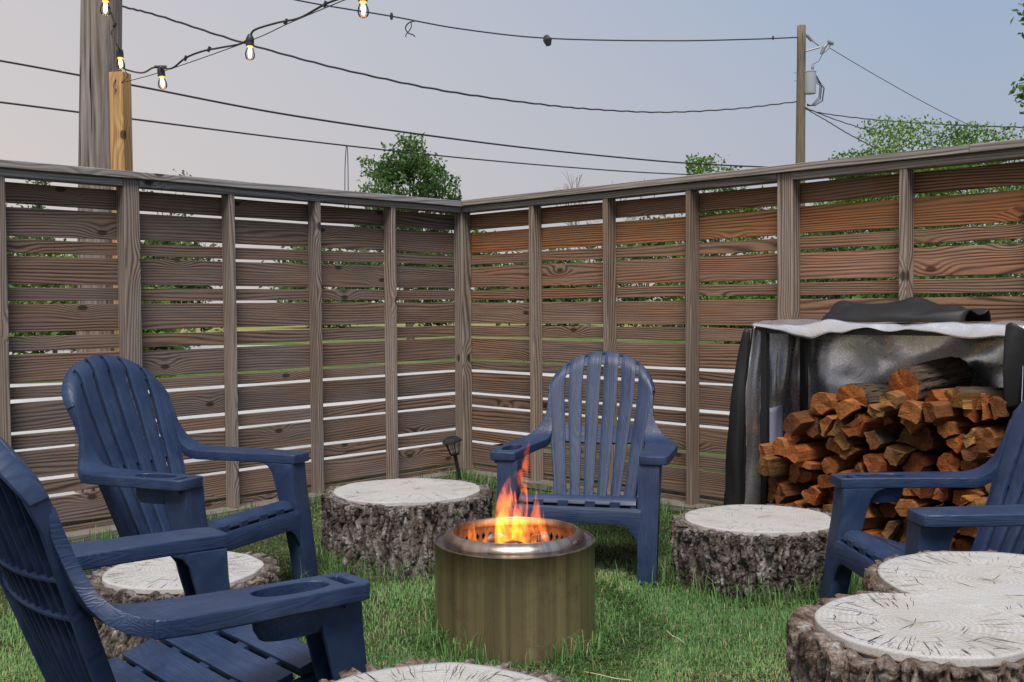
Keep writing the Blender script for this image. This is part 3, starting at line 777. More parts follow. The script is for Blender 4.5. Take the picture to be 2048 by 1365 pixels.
make_stump('wide grey-topped stump behind the fire pit, in front of the little stake lamp', (-0.497, 4.93), 0.315, ell(0.392, 0.375, 3, 0.07), [(0.05, 0.03)], 3, flare=0.02, rmean=0.39, ncrack=95)
make_stump('stump with a grass tuft sprouting from its top, beside the turned-away chair', (-1.085, 3.40), 0.33, ell(0.298, 0.298, 11, 0.05), [(0.015, 0.03)], 11, flare=0.10, lean=(-0.03, 0), rmean=0.30, ncrack=110)
make_stump('smooth pale stump at the foot of the black rack post, beside the firewood', (1.062, 4.47), 0.262, ell(0.368, 0.345, 23, 0.055), [(0.03, 0.02)], 23, flare=-0.02, rmean=0.36, ncrack=60)
p1_ = at_z(1829, 1251, 0.48); p2_ = at_z(1985, 1166, 0.48); mid = (p1_ + p2_) / 2
l1 = (p1_.x - mid.x, p1_.y - mid.y); l2 = (p2_.x - mid.x, p2_.y - mid.y)
make_stump('double stump with two grown-together trunks and a deep notch between them', (mid.x, mid.y), 0.48, twolobe((l1[0] + 0.015, l1[1] - 0.005), 0.272, (l2[0] + 0.05, l2[1] + 0.02), 0.345, 31), [l1, l2], 31, warm=True, flare=0.0, rmean=0.46, NT_=820, ncrack=120, bt=0.054)
make_stump('stump with a cracked grey top in front of the steel fire pit', (-0.155, 1.93), 0.43, ell(0.305, 0.30, 47, 0.03), [(0.0, -0.03)], 47, warm=True, flare=0.0, rmean=0.34, ncrack=150)

# tuft growing out of the stump top
def blades(P, H, Wd, lean, rs, az=None):
    n = len(P); az = rs.uniform(0, 2 * math.pi, n) if az is None else az
    d = np.stack([np.cos(az), np.sin(az)], -1); s = np.stack([-d[:, 1], d[:, 0]], -1)
    V = np.zeros((n, 5, 3)); w = (Wd / 2)[:, None]
    V[:, 0, :2] = P[:, :2] - s * w; V[:, 1, :2] = P[:, :2] + s * w; V[:, :2, 2] = P[:, 2:3] - 0.004
    m = P[:, :2] + d * (lean * H * 0.28)[:, None]; hz = P[:, 2] + H * 0.58
    V[:, 2, :2] = m - s * w * 0.8; V[:, 3, :2] = m + s * w * 0.8; V[:, 2, 2] = hz; V[:, 3, 2] = hz
    V[:, 4, :2] = P[:, :2] + d * (lean * H)[:, None]; V[:, 4, 2] = P[:, 2] + H * (1.0 - 0.42 * np.minimum(lean, 1.6))
    b = (np.arange(n) * 5)[:, None]
    F = np.concatenate([b + np.array([[0, 1, 3]]), b + np.array([[0, 3, 2]]), b + np.array([[2, 3, 4]])], 1).reshape(-1, 3)
    return V.reshape(-1, 3), F
def mat_grass():
    N = NT('grass_blade'); a = attr(N, 'tone').outputs['Fac']
    c = N.ramp(a, [(0.0, (0.050, 0.115, 0.038)), (0.35, (0.108, 0.235, 0.068)), (0.62, (0.195, 0.345, 0.110)), (0.74, (0.31, 0.35, 0.15)), (0.86, (0.36, 0.31, 0.17)), (1.0, (0.46, 0.40, 0.27))])
    b = N.n('ShaderNodeBsdfPrincipled'); N.l(c, b.inputs['Base Color']); b.inputs['Roughness'].default_value = 0.5; b.inputs['Specular IOR Level'].default_value = 0.35
    tr = N.n('ShaderNodeBsdfTranslucent'); N.l(c, tr.inputs[0])
    mx = N.n('ShaderNodeMixShader'); mx.inputs[0].default_value = 0.35; N.l(b.outputs[0], mx.inputs[1]); N.l(tr.outputs[0], mx.inputs[2]); N.l(mx.outputs[0], N.out.inputs[0]); return N.m
M_GRASS = mat_grass()
rs = np.random.default_rng(5)
tp = at_z(364, 1141, 0.337); n = 22
P = np.stack([tp.x + rs.normal(0, 0.006, n), tp.y + rs.normal(0, 0.006, n), np.full(n, 0.334)], -1)
V, F = blades(P, rs.uniform(0.03, 0.065, n), np.full(n, 0.0035), rs.uniform(0.1, 1.0, n), rs)
o = fast_mesh('grass_tuft', V, F, M_GRASS, attrs={'tone': ('FACE', np.repeat(rs.uniform(0.3, 0.65, n), 3))})
tag(o, 'small green grass tuft growing from the centre of a cracked stump top', 'grass tuft')

# ------------------------------------------------------------------ fire pit
PX, PY, PR, PH = 0.0035, 3.715, 0.287, 0.352
def mat_steel(name, warm, rough, heat=0.0, soot=0.0, metal=1.0):
    N = NT(name); p = N.coord(); sp = N.sep(p)
    ang = N.math('ARCTAN2', sp[1], sp[0])
    ca = N.comb(N.math('COSINE', ang), N.math('SINE', ang), 0.0)
    st = N.noise(N.scaled(ca, (1, 1, 1)), 4.5, 5, 0.75); st2 = N.noise(N.vmath('ADD', N.vmath('MULTIPLY', ca, (60, 60, 0)), N.comb(0.0, 0.0, N.math('MULTIPLY', sp[2], 3.0))), 1.0, 3, 0.6)
    bl = N.noise(p, 9.0, 5, 0.65); fine = N.noise(N.scaled(p, (1, 1, 30)), 60.0, 2, 0.5)
    c = N.mix(N.rng(st, 0.36, 0.62), tuple(q * 0.42 for q in warm), warm)  # bright and dark upright reflection streaks painted into the steel's colour
    c = N.mix(N.rng(st2, 0.35, 0.7, 0, 0.35), c, tuple(q * 0.5 for q in warm))
    c = N.mix(N.rng(bl, 0.55, 0.75, 0, 0.55), c, (0.16, 0.12, 0.075))
    if soot:
        h = N.rng(N.math('ADD', sp[2], N.math('MULTIPLY', N.noise(N.scaled(p, (14, 14, 3)), 1.0, 4, 0.7), 0.16)), PH - 0.02, PH + 0.10)
        c = N.mix(N.math('MULTIPLY', h, soot), c, (0.05, 0.035, 0.02))
    if heat: c = N.mix(N.rng(bl, 0.42, 0.6, 0, heat), c, (0.42, 0.27, 0.19))
    N.bsdf(c, N.rng(bl, 0.3, 0.7, rough - 0.07, rough + 0.13), metal, bump=N.bump(N.math('ADD', fine, N.math('MULTIPLY', st2, 0.6)), 0.12, 0.001)); return N.m
M_STEEL = mat_steel('brushed_steel', (0.70, 0.49, 0.33), 0.36, soot=0.8, metal=0.8)
M_RING = mat_steel('flame_ring_steel', (0.62, 0.50, 0.42), 0.30, heat=0.6)
M_LEDGE = mat_steel('sooty_steel', (0.34, 0.33, 0.35), 0.38)
M_CHAMBER = mat_steel('burnt_steel', (0.36, 0.20, 0.11), 0.6, heat=0.4, metal=0.7)
pit = thing('fire_pit', 'round brushed-steel smokeless fire pit with a raised flame ring', 'fire pit', (PX, PY, 0))
mb = MB(); mb.lathe([(PR - 0.004, -0.02), (PR, 0.012), (PR, PH - 0.006), (PR + 0.0025, PH - 0.002), (PR + 0.001, PH + 0.002), (PR - 0.003, PH + 0.002), (PR - 0.006, PH - 0.004), (PR - 0.006, 0.02)], 128)
mb.build('body', M_STEEL, pit, smooth=True)
mb = MB(); mb.lathe([(PR - 0.006, PH - 0.003), (PR - 0.012, PH - 0.006), (0.252, PH - 0.007), (0.248, PH - 0.012), (0.248, PH - 0.03), (PR - 0.006, PH - 0.03)], 128, closed=True)
mb.build('ledge', M_LEDGE, pit, smooth=True)
mb = MB(); mb.lathe([(0.2555, PH - 0.006), (0.2565, PH + 0.000), (0.255, PH + 0.010), (0.249, PH + 0.020), (0.239, PH + 0.029), (0.228, PH + 0.0345), (0.222, PH + 0.034), (0.2195, PH + 0.030), (0.2205, PH + 0.005), (0.224, PH + 0.004), (0.2225, PH + 0.029), (0.238, PH + 0.0245), (0.247, PH + 0.015), (0.251, PH - 0.006)], 128, closed=True)
mb.build('flame_ring', M_RING, pit, smooth=True)
# inner barrel with its ring of air holes, cut as real openings
nh = 52; zz0 = [0.03, 0.29, 0.297, 0.303, 0.309, 0.316, PH + 0.004]
V = []; F = []; RB = 0.226; per = 8
nA = nh * per
zr = [0.03, 0.16, 0.307, 0.3135, 0.320, 0.3265, 0.333, PH + 0.004]
for z in zr:
    for k in range(nA):
        a = 2 * math.pi * k / nA; V.append((RB * math.cos(a), RB * math.sin(a), z))
for i in range(len(zr) - 1):
    for k in range(nA):
        q = k % per
        if i in (3, 4) and q in (2, 3, 4, 5): continue
        if i in (2, 5) and q in (3, 4): continue
        F.append((i * nA + k, i * nA + (k + 1) % nA, (i + 1) * nA + (k + 1) % nA, (i + 1) * nA + k))
mesh_obj('burn_chamber', V, F, M_CHAMBER, pit, smooth=True)
mb = MB(); mb.lathe([(0.0, 0.085), (0.226, 0.085), (0.226, 0.075), (0.0, 0.075)], 48)
mb.build('grate', M_CHAMBER, pit)
mb = MB(); mb.lathe([(0.243, 0.03), (0.243, PH - 0.03)], 64); mb.build('air_gap_wall', M_BLACK, pit)

# burning logs
def mat_char():
    N = NT('charred_wood'); p = N.coord(); a = N.noise(p, 30.0, 4, 0.7); b = N.noise(p, 12.0, 3, 0.6)
    c = N.mix(N.rng(a, 0.45, 0.62), (0.010, 0.009, 0.009), (0.05, 0.04, 0.035)); c = N.mix(N.rng(b, 0.52, 0.66), c, (0.38, 0.35, 0.36))
    n = N.bsdf(c, 0.9, bump=N.bump(a, 0.8, 0.006)); N.val(n.inputs['Emission Color'], (1.0, 0.16, 0.02, 1)); N.val(n.inputs['Emission Strength'], N.rng(a, 0.60, 0.75, 0.0, 3.0)); return N.m
M_CHAR = mat_char()
def fire_log(a, b, r, label, sd):
    a = Vector(a); b = Vector(b); n = 14; m = 12; V = []; F = []; ax = (b - a).normalized(); u = ax.orthogonal().normalized(); w = ax.cross(u)
    for i in range(n):
        c = a.lerp(b, i / (n - 1)); rr0 = r * (0.8 if i in (0, n - 1) else 1)
        for k in range(m):
            an = 2 * math.pi * k / m; rr = rr0 * (1 + 0.22 * float(vnoise(np.array([[math.cos(an) * 2 + sd, math.sin(an) * 2, i * 0.5]]))[0])); V.append(c + (u * math.cos(an) + w * math.sin(an)) * rr)
    for i in range(n - 1):
        for k in range(m): F.append((i * m + k, i * m + (k + 1) % m, (i + 1) * m + (k + 1) % m, (i + 1) * m + k))
    F += [tuple(range(m - 1, -1, -1)), tuple((n - 1) * m + k for k in range(m))]
    o = mesh_obj('burning_log', V, F, M_CHAR, smooth=False); o.location = (PX, PY, 0); tag(o, label, 'log', 'logs burning in the fire pit')
fire_log((-0.15, -0.06, 0.13), (0.13, 0.05, 0.16), 0.045, 'charred log lying flat across the bottom of the fire', 1)
fire_log((0.10, -0.14, 0.13), (-0.06, 0.13, 0.17), 0.042, 'charred log crossing under the flames', 2)
fire_log((-0.11, 0.02, 0.285), (0.02, -0.09, 0.325), 0.042, 'white-ashed log end resting on top of the burning logs', 3)
fire_log((0.165, 0.00, 0.12), (0.085, 0.02, 0.365), 0.036, 'dark log standing upright against the chamber wall, glowing', 4)
fire_log((-0.13, 0.09, 0.12), (-0.06, 0.05, 0.355), 0.033, 'dark stub of wood at the back of the flames', 5)

# flames: closed tongues filled with glowing gas
def mat_flame():
    N = NT('flame_gas'); p = N.coord(); z = N.sep(p)[2]
    zr_ = N.rng(z, 0.22, 0.70)
    c = N.ramp(zr_, [(0.0, (1.0, 0.24, 0.010)), (0.25, (1.0, 0.21, 0.008)), (0.55, (1.0, 0.16, 0.010)), (1.0, (1.0, 0.10, 0.025))])
    n = N.noise(N.scaled(p, (30, 30, 9)), 1.0, 3, 0.6, 0.8)
    s = N.math('MULTIPLY', N.ramp(zr_, [(0.0, (0.05, 0.05, 0.05)), (0.2, (0.22, 0.22, 0.22)), (0.4, (0.6, 0.6, 0.6)), (0.7, (0.5, 0.5, 0.5)), (1.0, (0.22, 0.22, 0.22))]), N.rng(n, 0.47, 0.60, 0.0, 3.0))
    em = N.n('ShaderNodeEmission'); N.l(c, em.inputs[0]); N.l(N.math('MULTIPLY', s, 21.0), em.inputs[1])
    N.l(em.outputs[0], N.out.inputs['Volume']); return N.m
M_FLAME = mat_flame()
fire = thing('fire', 'orange flames licking up out of the steel fire pit', 'fire', (PX, PY, 0))
def tongue(base, tip, r, flat=0.45, curl=0.03, sd=0, yaw=0.0):
    base = Vector(base); tip = Vector(tip); n = 22; m = 16; V = []; F = []
    for i in range(n):
        t = i / (n - 1); c = base.lerp(tip, t)
        c = c + Vector((curl * math.sin(t * 5.2 + sd) * t, curl * 0.6 * math.cos(t * 4.1 + sd * 2) * t, 0))
        w = r * (math.sin(math.pi * min(1, 0.22 + t * 0.78)) ** 0.8) * (1 - 0.35 * t) + 0.0008
        tw = yaw + 0.9 * t * math.sin(sd * 3.1)
        for k in range(m):
            a = 2 * math.pi * k / m; rr = 1 + 0.28 * float(vnoise(np.array([[math.cos(a) * 1.5 + sd * 3, math.sin(a) * 1.5, t * 5]]))[0])
            x = w * rr * math.cos(a); y = w * rr * flat * math.sin(a)
            V.append(c + Vector((x * math.cos(tw) - y * math.sin(tw), x * math.sin(tw) + y * math.cos(tw), 0)))
    for i in range(n - 1):
        for k in range(m): F.append((i * m + k, i * m + (k + 1) % m, (i + 1) * m + (k + 1) % m, (i + 1) * m + k))
    F += [tuple(range(m - 1, -1, -1)), tuple((n - 1) * m + k for k in range(m))]
    MB().add(V, F).build('flame', M_FLAME, fire, smooth=True)
TG = [((-0.035, -0.02, 0.23), (-0.005, -0.01, 0.585), 0.055, 0.5, 0.030, 1), ((0.010, 0.00, 0.24), (0.045, 0.0, 0.72), 0.046, 0.45, 0.022, 2), ((-0.085, 0.01, 0.22), (-0.035, 0.0, 0.52), 0.045, 0.5, 0.025, 3.3),
      ((0.03, -0.03, 0.22), (0.075, -0.03, 0.545), 0.032, 0.45, 0.02, 4.1), ((0.065, -0.02, 0.22), (0.040, -0.01, 0.42), 0.045, 0.5, 0.03, 5), ((-0.02, -0.05, 0.24), (0.02, -0.05, 0.40), 0.040, 0.5, 0.03, 6),
      ((0.10, -0.04, 0.20), (0.115, -0.03, 0.475), 0.030, 0.5, 0.02, 7), ((-0.115, -0.03, 0.21), (-0.155, -0.03, 0.455), 0.026, 0.4, 0.018, 8), ((-0.13, -0.02, 0.20), (-0.11, -0.02, 0.345), 0.055, 0.6, 0.015, 9),
      ((0.135, -0.02, 0.20), (0.150, -0.01, 0.365), 0.042, 0.6, 0.015, 10), ((0.02, 0.06, 0.24), (0.0, 0.05, 0.45), 0.045, 0.5, 0.03, 11), ((-0.06, -0.02, 0.24), (-0.05, -0.02, 0.44), 0.036, 0.5, 0.03, 12), ((0.085, 0.04, 0.2), (0.07, 0.03, 0.40), 0.05, 0.6, 0.02, 13.5)]
for a_ in TG: tongue(*a_)
fl = bpy.data.lights.new('fire_light', 'POINT'); fl.energy = 1.3; fl.color = (1.0, 0.42, 0.12); fl.shadow_soft_size = 0.14
flo = bpy.data.objects.new('fire_light', fl); COL.objects.link(flo); flo.parent = fire; flo.location = (0, -0.01, 0.36)

# ------------------------------------------------------------------ firewood rack with its cover
RO = CN + ER * 2.70 - NR * 0.36                  # rack origin: left end, middle of its depth; local X along the fence, local -Y to the yard
RYAW = math.atan2(ER.y, ER.x)
RL, RD, RH = 1.17, 0.19, 1.075
rack = thing('firewood_rack', 'black tube firewood rack standing against the brown fence', 'rack', RO, RYAW)
for x in (0.02, RL):
    for y in (-RD, RD):
        MB().box((x, y, RH / 2 + 0.004), (0.016, 0.016, RH / 2)).build('upright', M_BLACK, rack, bevel=0.003)
for y in (-RD, RD):
    MB().box(((0.02 + RL) / 2, y, 0.085), (RL / 2 - 0.026, 0.015, 0.016)).build('bottom_bar', M_BLACK, rack, bevel=0.003)
    MB().box(((0.02 + RL) / 2, y, RH - 0.014), (RL / 2 - 0.026, 0.014, 0.014)).build('top_bar', M_BLACK, rack, bevel=0.003)
for x in (0.02, RL):
    MB().box((x, 0, 0.085), (0.014, RD - 0.0165, 0.014)).build('side_bar', M_BLACK, rack, bevel=0.003)
    MB().box((x, 0, RH - 0.014), (0.013, RD - 0.0165, 0.013)).build('side_bar', M_BLACK, rack, bevel=0.003)

# split logs: cells of a packed pile, each a log of its own
def clip(poly, a, b, c):                          # keep a*x+b*y<=c
    out = []
    for i in range(len(poly)):
        p, q = poly[i], poly[(i + 1) % len(poly)]; dp = a * p[0] + b * p[1] - c; dq = a * q[0] + b * q[1] - c
        if dp <= 0: out.append(p)
        if (dp < 0) != (dq < 0) and abs(dp - dq) > 1e-12:
            t = dp / (dp - dq); out.append((p[0] + (q[0] - p[0]) * t, p[1] + (q[1] - p[1]) * t))
    return out
def top_z(x): return float(np.interp(x, [0.06, 0.16, 0.20, 0.32, 0.45, 0.6, 0.75, 0.95, 1.14, 1.3], [0.50, 0.57, 0.66, 0.70, 0.74, 0.78, 0.78, 0.76, 0.76, 0.74]))
rs = np.random.default_rng(19); sites = []
z = 0.16; row = 0
while z < 0.85:
    x = 0.105 + (row % 2) * 0.05 + rs.uniform(-0.02, 0.02)
    while x < 1.14:
        w = rs.choice([0.06, 0.08, 0.105, 0.135])
        sites.append([x + rs.normal(0, 0.012), z + rs.normal(0, 0.026)]); x += w
    z += rs.uniform(0.060, 0.076); row += 1
sites = np.array([s_ for s_ in sites if s_[1] < top_z(s_[0]) - 0.01])
def mat_log(name, a, b, c):
    N = NT(name); r = N.rand(); p = N.vmath('ADD', N.coord(), N.comb(N.math('MULTIPLY', r, 57.0), N.math('MULTIPLY', r, 31.0), N.math('MULTIPLY', r, 83.0)))
    oc = N.n('ShaderNodeObjectInfo').outputs['Color']
    saw = N.noise(N.scaled(p, (70, 4, 260)), 1.0, 2, 0.6, 0.4); bl = N.noise(p, 14.0, 4, 0.65); fib = N.noise(N.scaled(p, (90, 5, 90)), 1.0, 3, 0.65)
    cc = N.mix(N.rng(bl, 0.32, 0.68), a, b); cc = N.mix(N.rng(fib, 0.5, 0.7, 0, 0.7), cc, c)
    cc = N.mix(N.rng(saw, 0.5, 0.68, 0, 0.5), cc, tuple(q * 0.45 for q in a)); cc = N.mix(1.0, cc, oc, 'MULTIPLY')
    N.bsdf(cc, 0.85, bump=N.bump(N.math('ADD', saw, fib), 0.8, 0.005), Specular_IOR_Level=0.2); return N.m
M_LOG = mat_log('split_oak', (0.22, 0.085, 0.030), (0.42, 0.185, 0.062), (0.075, 0.032, 0.016))
M_LOGBARK = mat_pole('log_bark', (0.026, 0.018, 0.013), (0.10, 0.072, 0.052), (0.075, 0.042, 0.026), (40, 7, 40))
CLS = [((1.0, 0.72, 0.60), 'dark red-brown split log in the covered firewood stack'), ((1.12, 1.0, 0.85), 'orange split log in the covered firewood stack'), ((0.98, 1.16, 1.15), 'pale tan split log in the covered firewood stack'), ((0.62, 0.55, 0.55), 'dull brown split log in the covered firewood stack')]
def make_log(poly, y0, L, mats, tint, label, sd, bark_faces=(), rot=None, loc=None):
    """a split log along local Y: outline polygon (x,z) with broken edges, ends slightly uneven"""
    P = []
    rr = np.random.default_rng(sd)
    for i in range(len(poly)):
        a, b = np.array(poly[i]), np.array(poly[(i + 1) % len(poly)]); l = np.hypot(*(b - a)); n = max(1, int(l / 0.02))
        nn = np.array([b[1] - a[1], a[0] - b[0]]) / (l + 1e-9)
        for k in range(n):
            q = a + (b - a) * k / n
            P.append((q - nn * (0 if k == 0 else rr.uniform(0.0, 0.006)), i))
    cen = np.mean([p for p, _ in P], 0); m = len(P); V = []; F = []; mi = []
    ys = [0.0, 0.006, 0.10, 0.2, 0.3, L - 0.006, L]
    ys = [q for q in ys if q <= L]; tw = rr.uniform(-0.12, 0.12); tx = rr.uniform(-0.03, 0.03); tz = rr.uniform(-0.02, 0.02)
    for yi, y in enumerate(ys):
        sc = 0.93 if yi in (0, len(ys) - 1) else 1.0 - 0.05 * abs(rr.normal())
        a = tw * y
        for (p, _) in P:
            d = (p - cen) * sc * (1 - 0.05 * y); d = np.array([d[0] * math.cos(a) - d[1] * math.sin(a), d[0] * math.sin(a) + d[1] * math.cos(a)])
            e = 0.012 * float(vnoise(np.array([[p[0] * 22 + sd, p[1] * 22]]))[0]) if yi in (0, 1) else 0
            V.append((cen[0] + d[0] + tx * y / 0.4, y0 + y + e, cen[1] + d[1] + tz * y / 0.4))
    for i in range(len(ys) - 1):
        for k in range(m):
            F.append((i * m + k, i * m + (k + 1) % m, (i + 1) * m + (k + 1) % m, (i + 1) * m + k)); mi.append(1 if P[k][1] in bark_faces else 0)
    V.append((cen[0], y0 + 0.004, cen[1])); c0 = len(V) - 1
    for k in range(m): F.append((c0, (k + 1) % m, k)); mi.append(0)
    F.append(tuple((len(ys) - 1) * m + k for k in range(m))); mi.append(0)
    me = bpy.data.meshes.new('split_log'); me.from_pydata([(v[0] - cen[0], v[1], v[2] - cen[1]) for v in V], [], F)
    for q in mats: me.materials.append(q)
    me.polygons.foreach_set('material_index', mi); me.update()
    bm = bmesh.new(); bm.from_mesh(me); bmesh.ops.recalc_face_normals(bm, faces=bm.faces); bm.to_mesh(me); bm.free()
    o = bpy.data.objects.new('split_log', me); COL.objects.link(o)
    R = Matrix.Rotation(RYAW, 4, 'Z'); T = Matrix.Translation(RO) @ R @ Matrix.Translation((cen[0], 0, cen[1]))
    o.matrix_world = T if rot is None else T @ rot
    o.color = (*tint, 1); tag(o, label, 'log', 'split logs in the firewood stack'); return o
ORD = ['bottom', 'second', 'third', 'fourth', 'fifth', 'sixth', 'seventh', 'eighth', 'ninth', 'tenth']
def log_label(ci, pp, s_, bark):
    A = 0.5 * abs(sum(pp[k][0] * pp[(k + 1) % len(pp)][1] - pp[(k + 1) % len(pp)][0] * pp[k][1] for k in range(len(pp))))
    size = 'thick' if A > 0.0078 else ('thin' if A < 0.0048 else 'medium')
    colr = ['dark red-brown', 'orange', 'pale tan', 'dull brown'][ci]; lay = ORD[max(0, min(9, int((s_[1] - 0.125) / 0.069)))]
    end = 'beside the patched cover side' if s_[0] < 0.30 else ('left of the stack middle' if s_[0] < 0.60 else ('right of the stack middle' if s_[0] < 0.88 else 'beside the black flap end'))
    end = end.replace('left of the stack middle', 'halfway to the patched side').replace('right of the stack middle', 'halfway to the black flap')
    return '%s %s split log%s, %s layer, %s' % (size, colr, ' with bark' if bark else '', lay, end)
for i, s_ in enumerate(sites):
    poly = [(0.075, 0.104), (1.155, 0.104), (1.155, 1.0), (0.075, 1.0)]
    for j, q in enumerate(sites):
        if i == j: continue
        d = q - s_; mpt = (s_ + q) / 2; poly = clip(poly, d[0], d[1], float(d @ mpt))
        if len(poly) < 3: break
    if len(poly) < 3: continue
    R_ = rs.uniform(0.050, 0.070)                  # round off the outermost cells
    for k in range(10):
        a = 2 * math.pi * k / 10 + rs.uniform(0, 0.5); poly = clip(poly, math.cos(a), math.sin(a), s_[0] * math.cos(a) + s_[1] * math.sin(a) + R_)
    if len(poly) < 3: continue
    cen = np.mean(poly, 0); poly = [tuple(cen + (np.array(p) - cen) * rs.uniform(0.86, 0.95)) for p in poly]
    # drop very short edges
    pp = []
    for p in poly:
        if not pp or math.hypot(p[0] - pp[-1][0], p[1] - pp[-1][1]) > 0.014: pp.append(p)
    if len(pp) < 3: continue
    ci = int(rs.choice([0, 1, 2, 3], p=[0.34, 0.33, 0.20, 0.13])); k = rs.uniform(0.5, 0.95); tnt = tuple(q * k for q in CLS[ci][0])
    bf = {int(rs.integers(len(pp)))} if rs.random() < 0.3 else set()
    make_log(pp, -0.25 + rs.uniform(-0.10, 0.07), rs.uniform(0.34, 0.40), [M_LOG, M_LOGBARK], tnt, log_label(ci, pp, s_, bool(bf)), 100 + i, bf, Matrix.Rotation(rs.normal(-0.10, 0.10), 4, 'Z') @ Matrix.Rotation(rs.normal(0, 0.04), 4, 'X'))
def arcpoly(r, a0, a1, n, cx, cz, sq=1.0): return [(cx + r * math.cos(a), cz + sq * r * math.sin(a)) for a in np.linspace(a0, a1, n)]
# the loose logs on top
make_log(arcpoly(0.092, 0, 2 * math.pi, 15, 0.80, 0.845)[:-1], -0.25, 0.34, [M_LOG, M_LOGBARK], (1.05, 0.78, 0.6), 'thick round log with dark rough bark, topmost on the firewood stack', 501, set(range(14)), Matrix.Rotation(-0.30, 4, 'Z') @ Matrix.Rotation(0.10, 4, 'X'))
make_log(arcpoly(0.105, -0.35, math.pi + 0.2, 12, 0.585, 0.755, 0.72), -0.27, 0.40, [M_LOG, M_LOGBARK], (1.1, 0.92, 0.7), 'half-round log with ridged bark lying left of the topmost log', 502, set(range(11)), Matrix.Rotation(-0.35, 4, 'Z'))
make_log([(0.91, 0.74), (1.015, 0.715), (1.03, 0.78), (0.985, 0.825), (0.91, 0.805)], -0.27, 0.38, [M_LOG, M_LOGBARK], (0.85, 0.62, 0.55), 'reddish squared log leaning at the right of the topmost log', 503, {3}, Matrix.Rotation(-0.5, 4, 'Z'))
make_log([(1.04, 0.745), (1.16, 0.745), (1.17, 0.815), (1.12, 0.84), (1.04, 0.82)], -0.29, 0.40, [M_LOG, M_LOGBARK], (1.0, 1.25, 1.1), 'pale yellow-grey log lying askew on top of the stack', 504, {2, 3}, Matrix.Rotation(-0.6, 4, 'Z'))
make_log(arcpoly(0.065, 0, 2 * math.pi, 10, 0.40, 0.715, 0.75)[:-1], -0.23, 0.36, [M_LOG, M_LOGBARK], (0.75, 0.68, 0.6), 'grey-brown log on the sloping edge of the stack', 505, {2, 3, 4}, Matrix.Rotation(-0.4, 4, 'Z'))

# cover: black cloth with a silver lining, thrown open at the front
def mat_silver():
    N = NT('silver_lining'); p = N.coord(); a = N.noise(p, 6.0, 4, 0.6, 1.0); b = N.noise(p, 90.0, 3, 0.6); st = N.noise(N.scaled(p, (8, 8, 60)), 1.0, 3, 0.6)
    c = N.mix(N.rng(a, 0.3, 0.7), (0.68, 0.68, 0.70), (0.84, 0.84, 0.86))
    N.bsdf(c, N.rng(b, 0.3, 0.7, 0.25, 0.33), 0.88, bump=N.bump(N.math('ADD', N.math('MULTIPLY', a, 1.2), N.math('MULTIPLY', b, 0.03)), 0.14, 0.02)); return N.m
def mat_cloth():
    N = NT('black_cover_cloth'); p = N.coord(); a = N.noise(p, 8.0, 4, 0.6, 0.8); b = N.noise(p, 500.0, 2, 0.6)
    N.bsdf(N.mix(a, (0.004, 0.004, 0.005), (0.009, 0.0095, 0.011)), 0.6, bump=N.bump(N.math('ADD', a, N.math('MULTIPLY', b, 0.05)), 0.25, 0.012)); return N.m
M_SILVER = mat_silver(); M_CLOTH = mat_cloth()
cover = thing('rack_cover', 'black rack cover with silver lining, its front flap thrown back over the firewood rack', 'cover', RO, RYAW)
def folds(u, v, sd, fu, fv, amp):
    p = np.stack([u * fu + sd, v * fv + sd * 1.7], -1); w = fbm(p * 0.6 + 5, 2) * 1.2
    r = 0
    for a_, (ku, kv, ph) in zip((1.0, 0.7, 0.45), ((0.55, 0.8, 0.3), (-0.8, 1.1, 1.9), (1.9, 0.5, 4.0))):
        q = 0.5 + 0.5 * np.sin(2 * math.pi * (ku * p[..., 0] + kv * p[..., 1]) + ph + 2.2 * w); r = r + a_ * q ** 2.5
    return amp * r * 0.75
def sheet(name, fn, nu, nv, mat, parent, th=0.003, nrm=None):
    """a draped sheet: fn(u,v) gives points on a grid of u and v from 0 to 1; th is its thickness along nrm"""
    u, v = np.meshgrid(np.linspace(0, 1, nu), np.linspace(0, 1, nv)); P = fn(u, v); n = nu * nv
    V = P.reshape(-1, 3); i = np.arange(nv - 1)[:, None] * nu; j = np.arange(nu - 1)[None, :]
    F = np.stack([i + j, i + j + 1, i + nu + j + 1, i + nu + j], -1).reshape(-1, 4)
    o = fast_mesh(name, V, F, mat, parent, smooth=True)
    md = o.modifiers.new('thickness', 'SOLIDIFY'); md.thickness = th; md.offset = 0
    return o
def back_fn(off):
    def f(u, v):
        x = -0.02 + u * (RL + 0.05); z = 0.06 + v * (RH - 0.05)
        sag = folds(u, v, 2.1, 1.5, 1.5, 0.060) + 0.022 * np.sin(u * 9 + v * 7 + 2 * np.sin(v * 5)) * (1 - v)
        y = RD + 0.075 - sag * np.clip((1 - v) * 6, 0, 1) * np.clip(u * 8, 0, 1) + off
        return np.stack([x, np.minimum(y, 0.262 + off), z], -1)
    return f
lin = sheet('lining', back_fn(0), 90, 70, M_SILVER, cover)
sheet('back_cloth', back_fn(0.006), 60, 40, M_CLOTH, cover)
def side_fn(x0, sgn, off, flarek):
    def f(u, v):
        # u from the back edge to the front edge, v upward
        z = 0.02 + v * (RH - 0.015)
        y = RD + 0.07 - u * (2 * RD + 0.125)
        k = np.clip((u - 0.72) / 0.28, 0, 1)
        x = x0 - sgn * (0.008 + 0.030 * (1 - v) * (1 - u) + folds(u, v, 7.7, 2.4, 0.8, 0.022) * np.clip((1 - v) * 5, 0, 1)) - sgn * off
        x = x - sgn * flarek * k ** 1.5 * (1 - v) ** 0.55 * (0.9 + 0.25 * np.sin(v * 9))
        return np.stack([x, y - 0.02 * k * np.sin(v * 12), z], -1)
    return f
sheet('lining', side_fn(-0.004, 1, 0, 0.075), 50, 70, M_SILVER, cover)
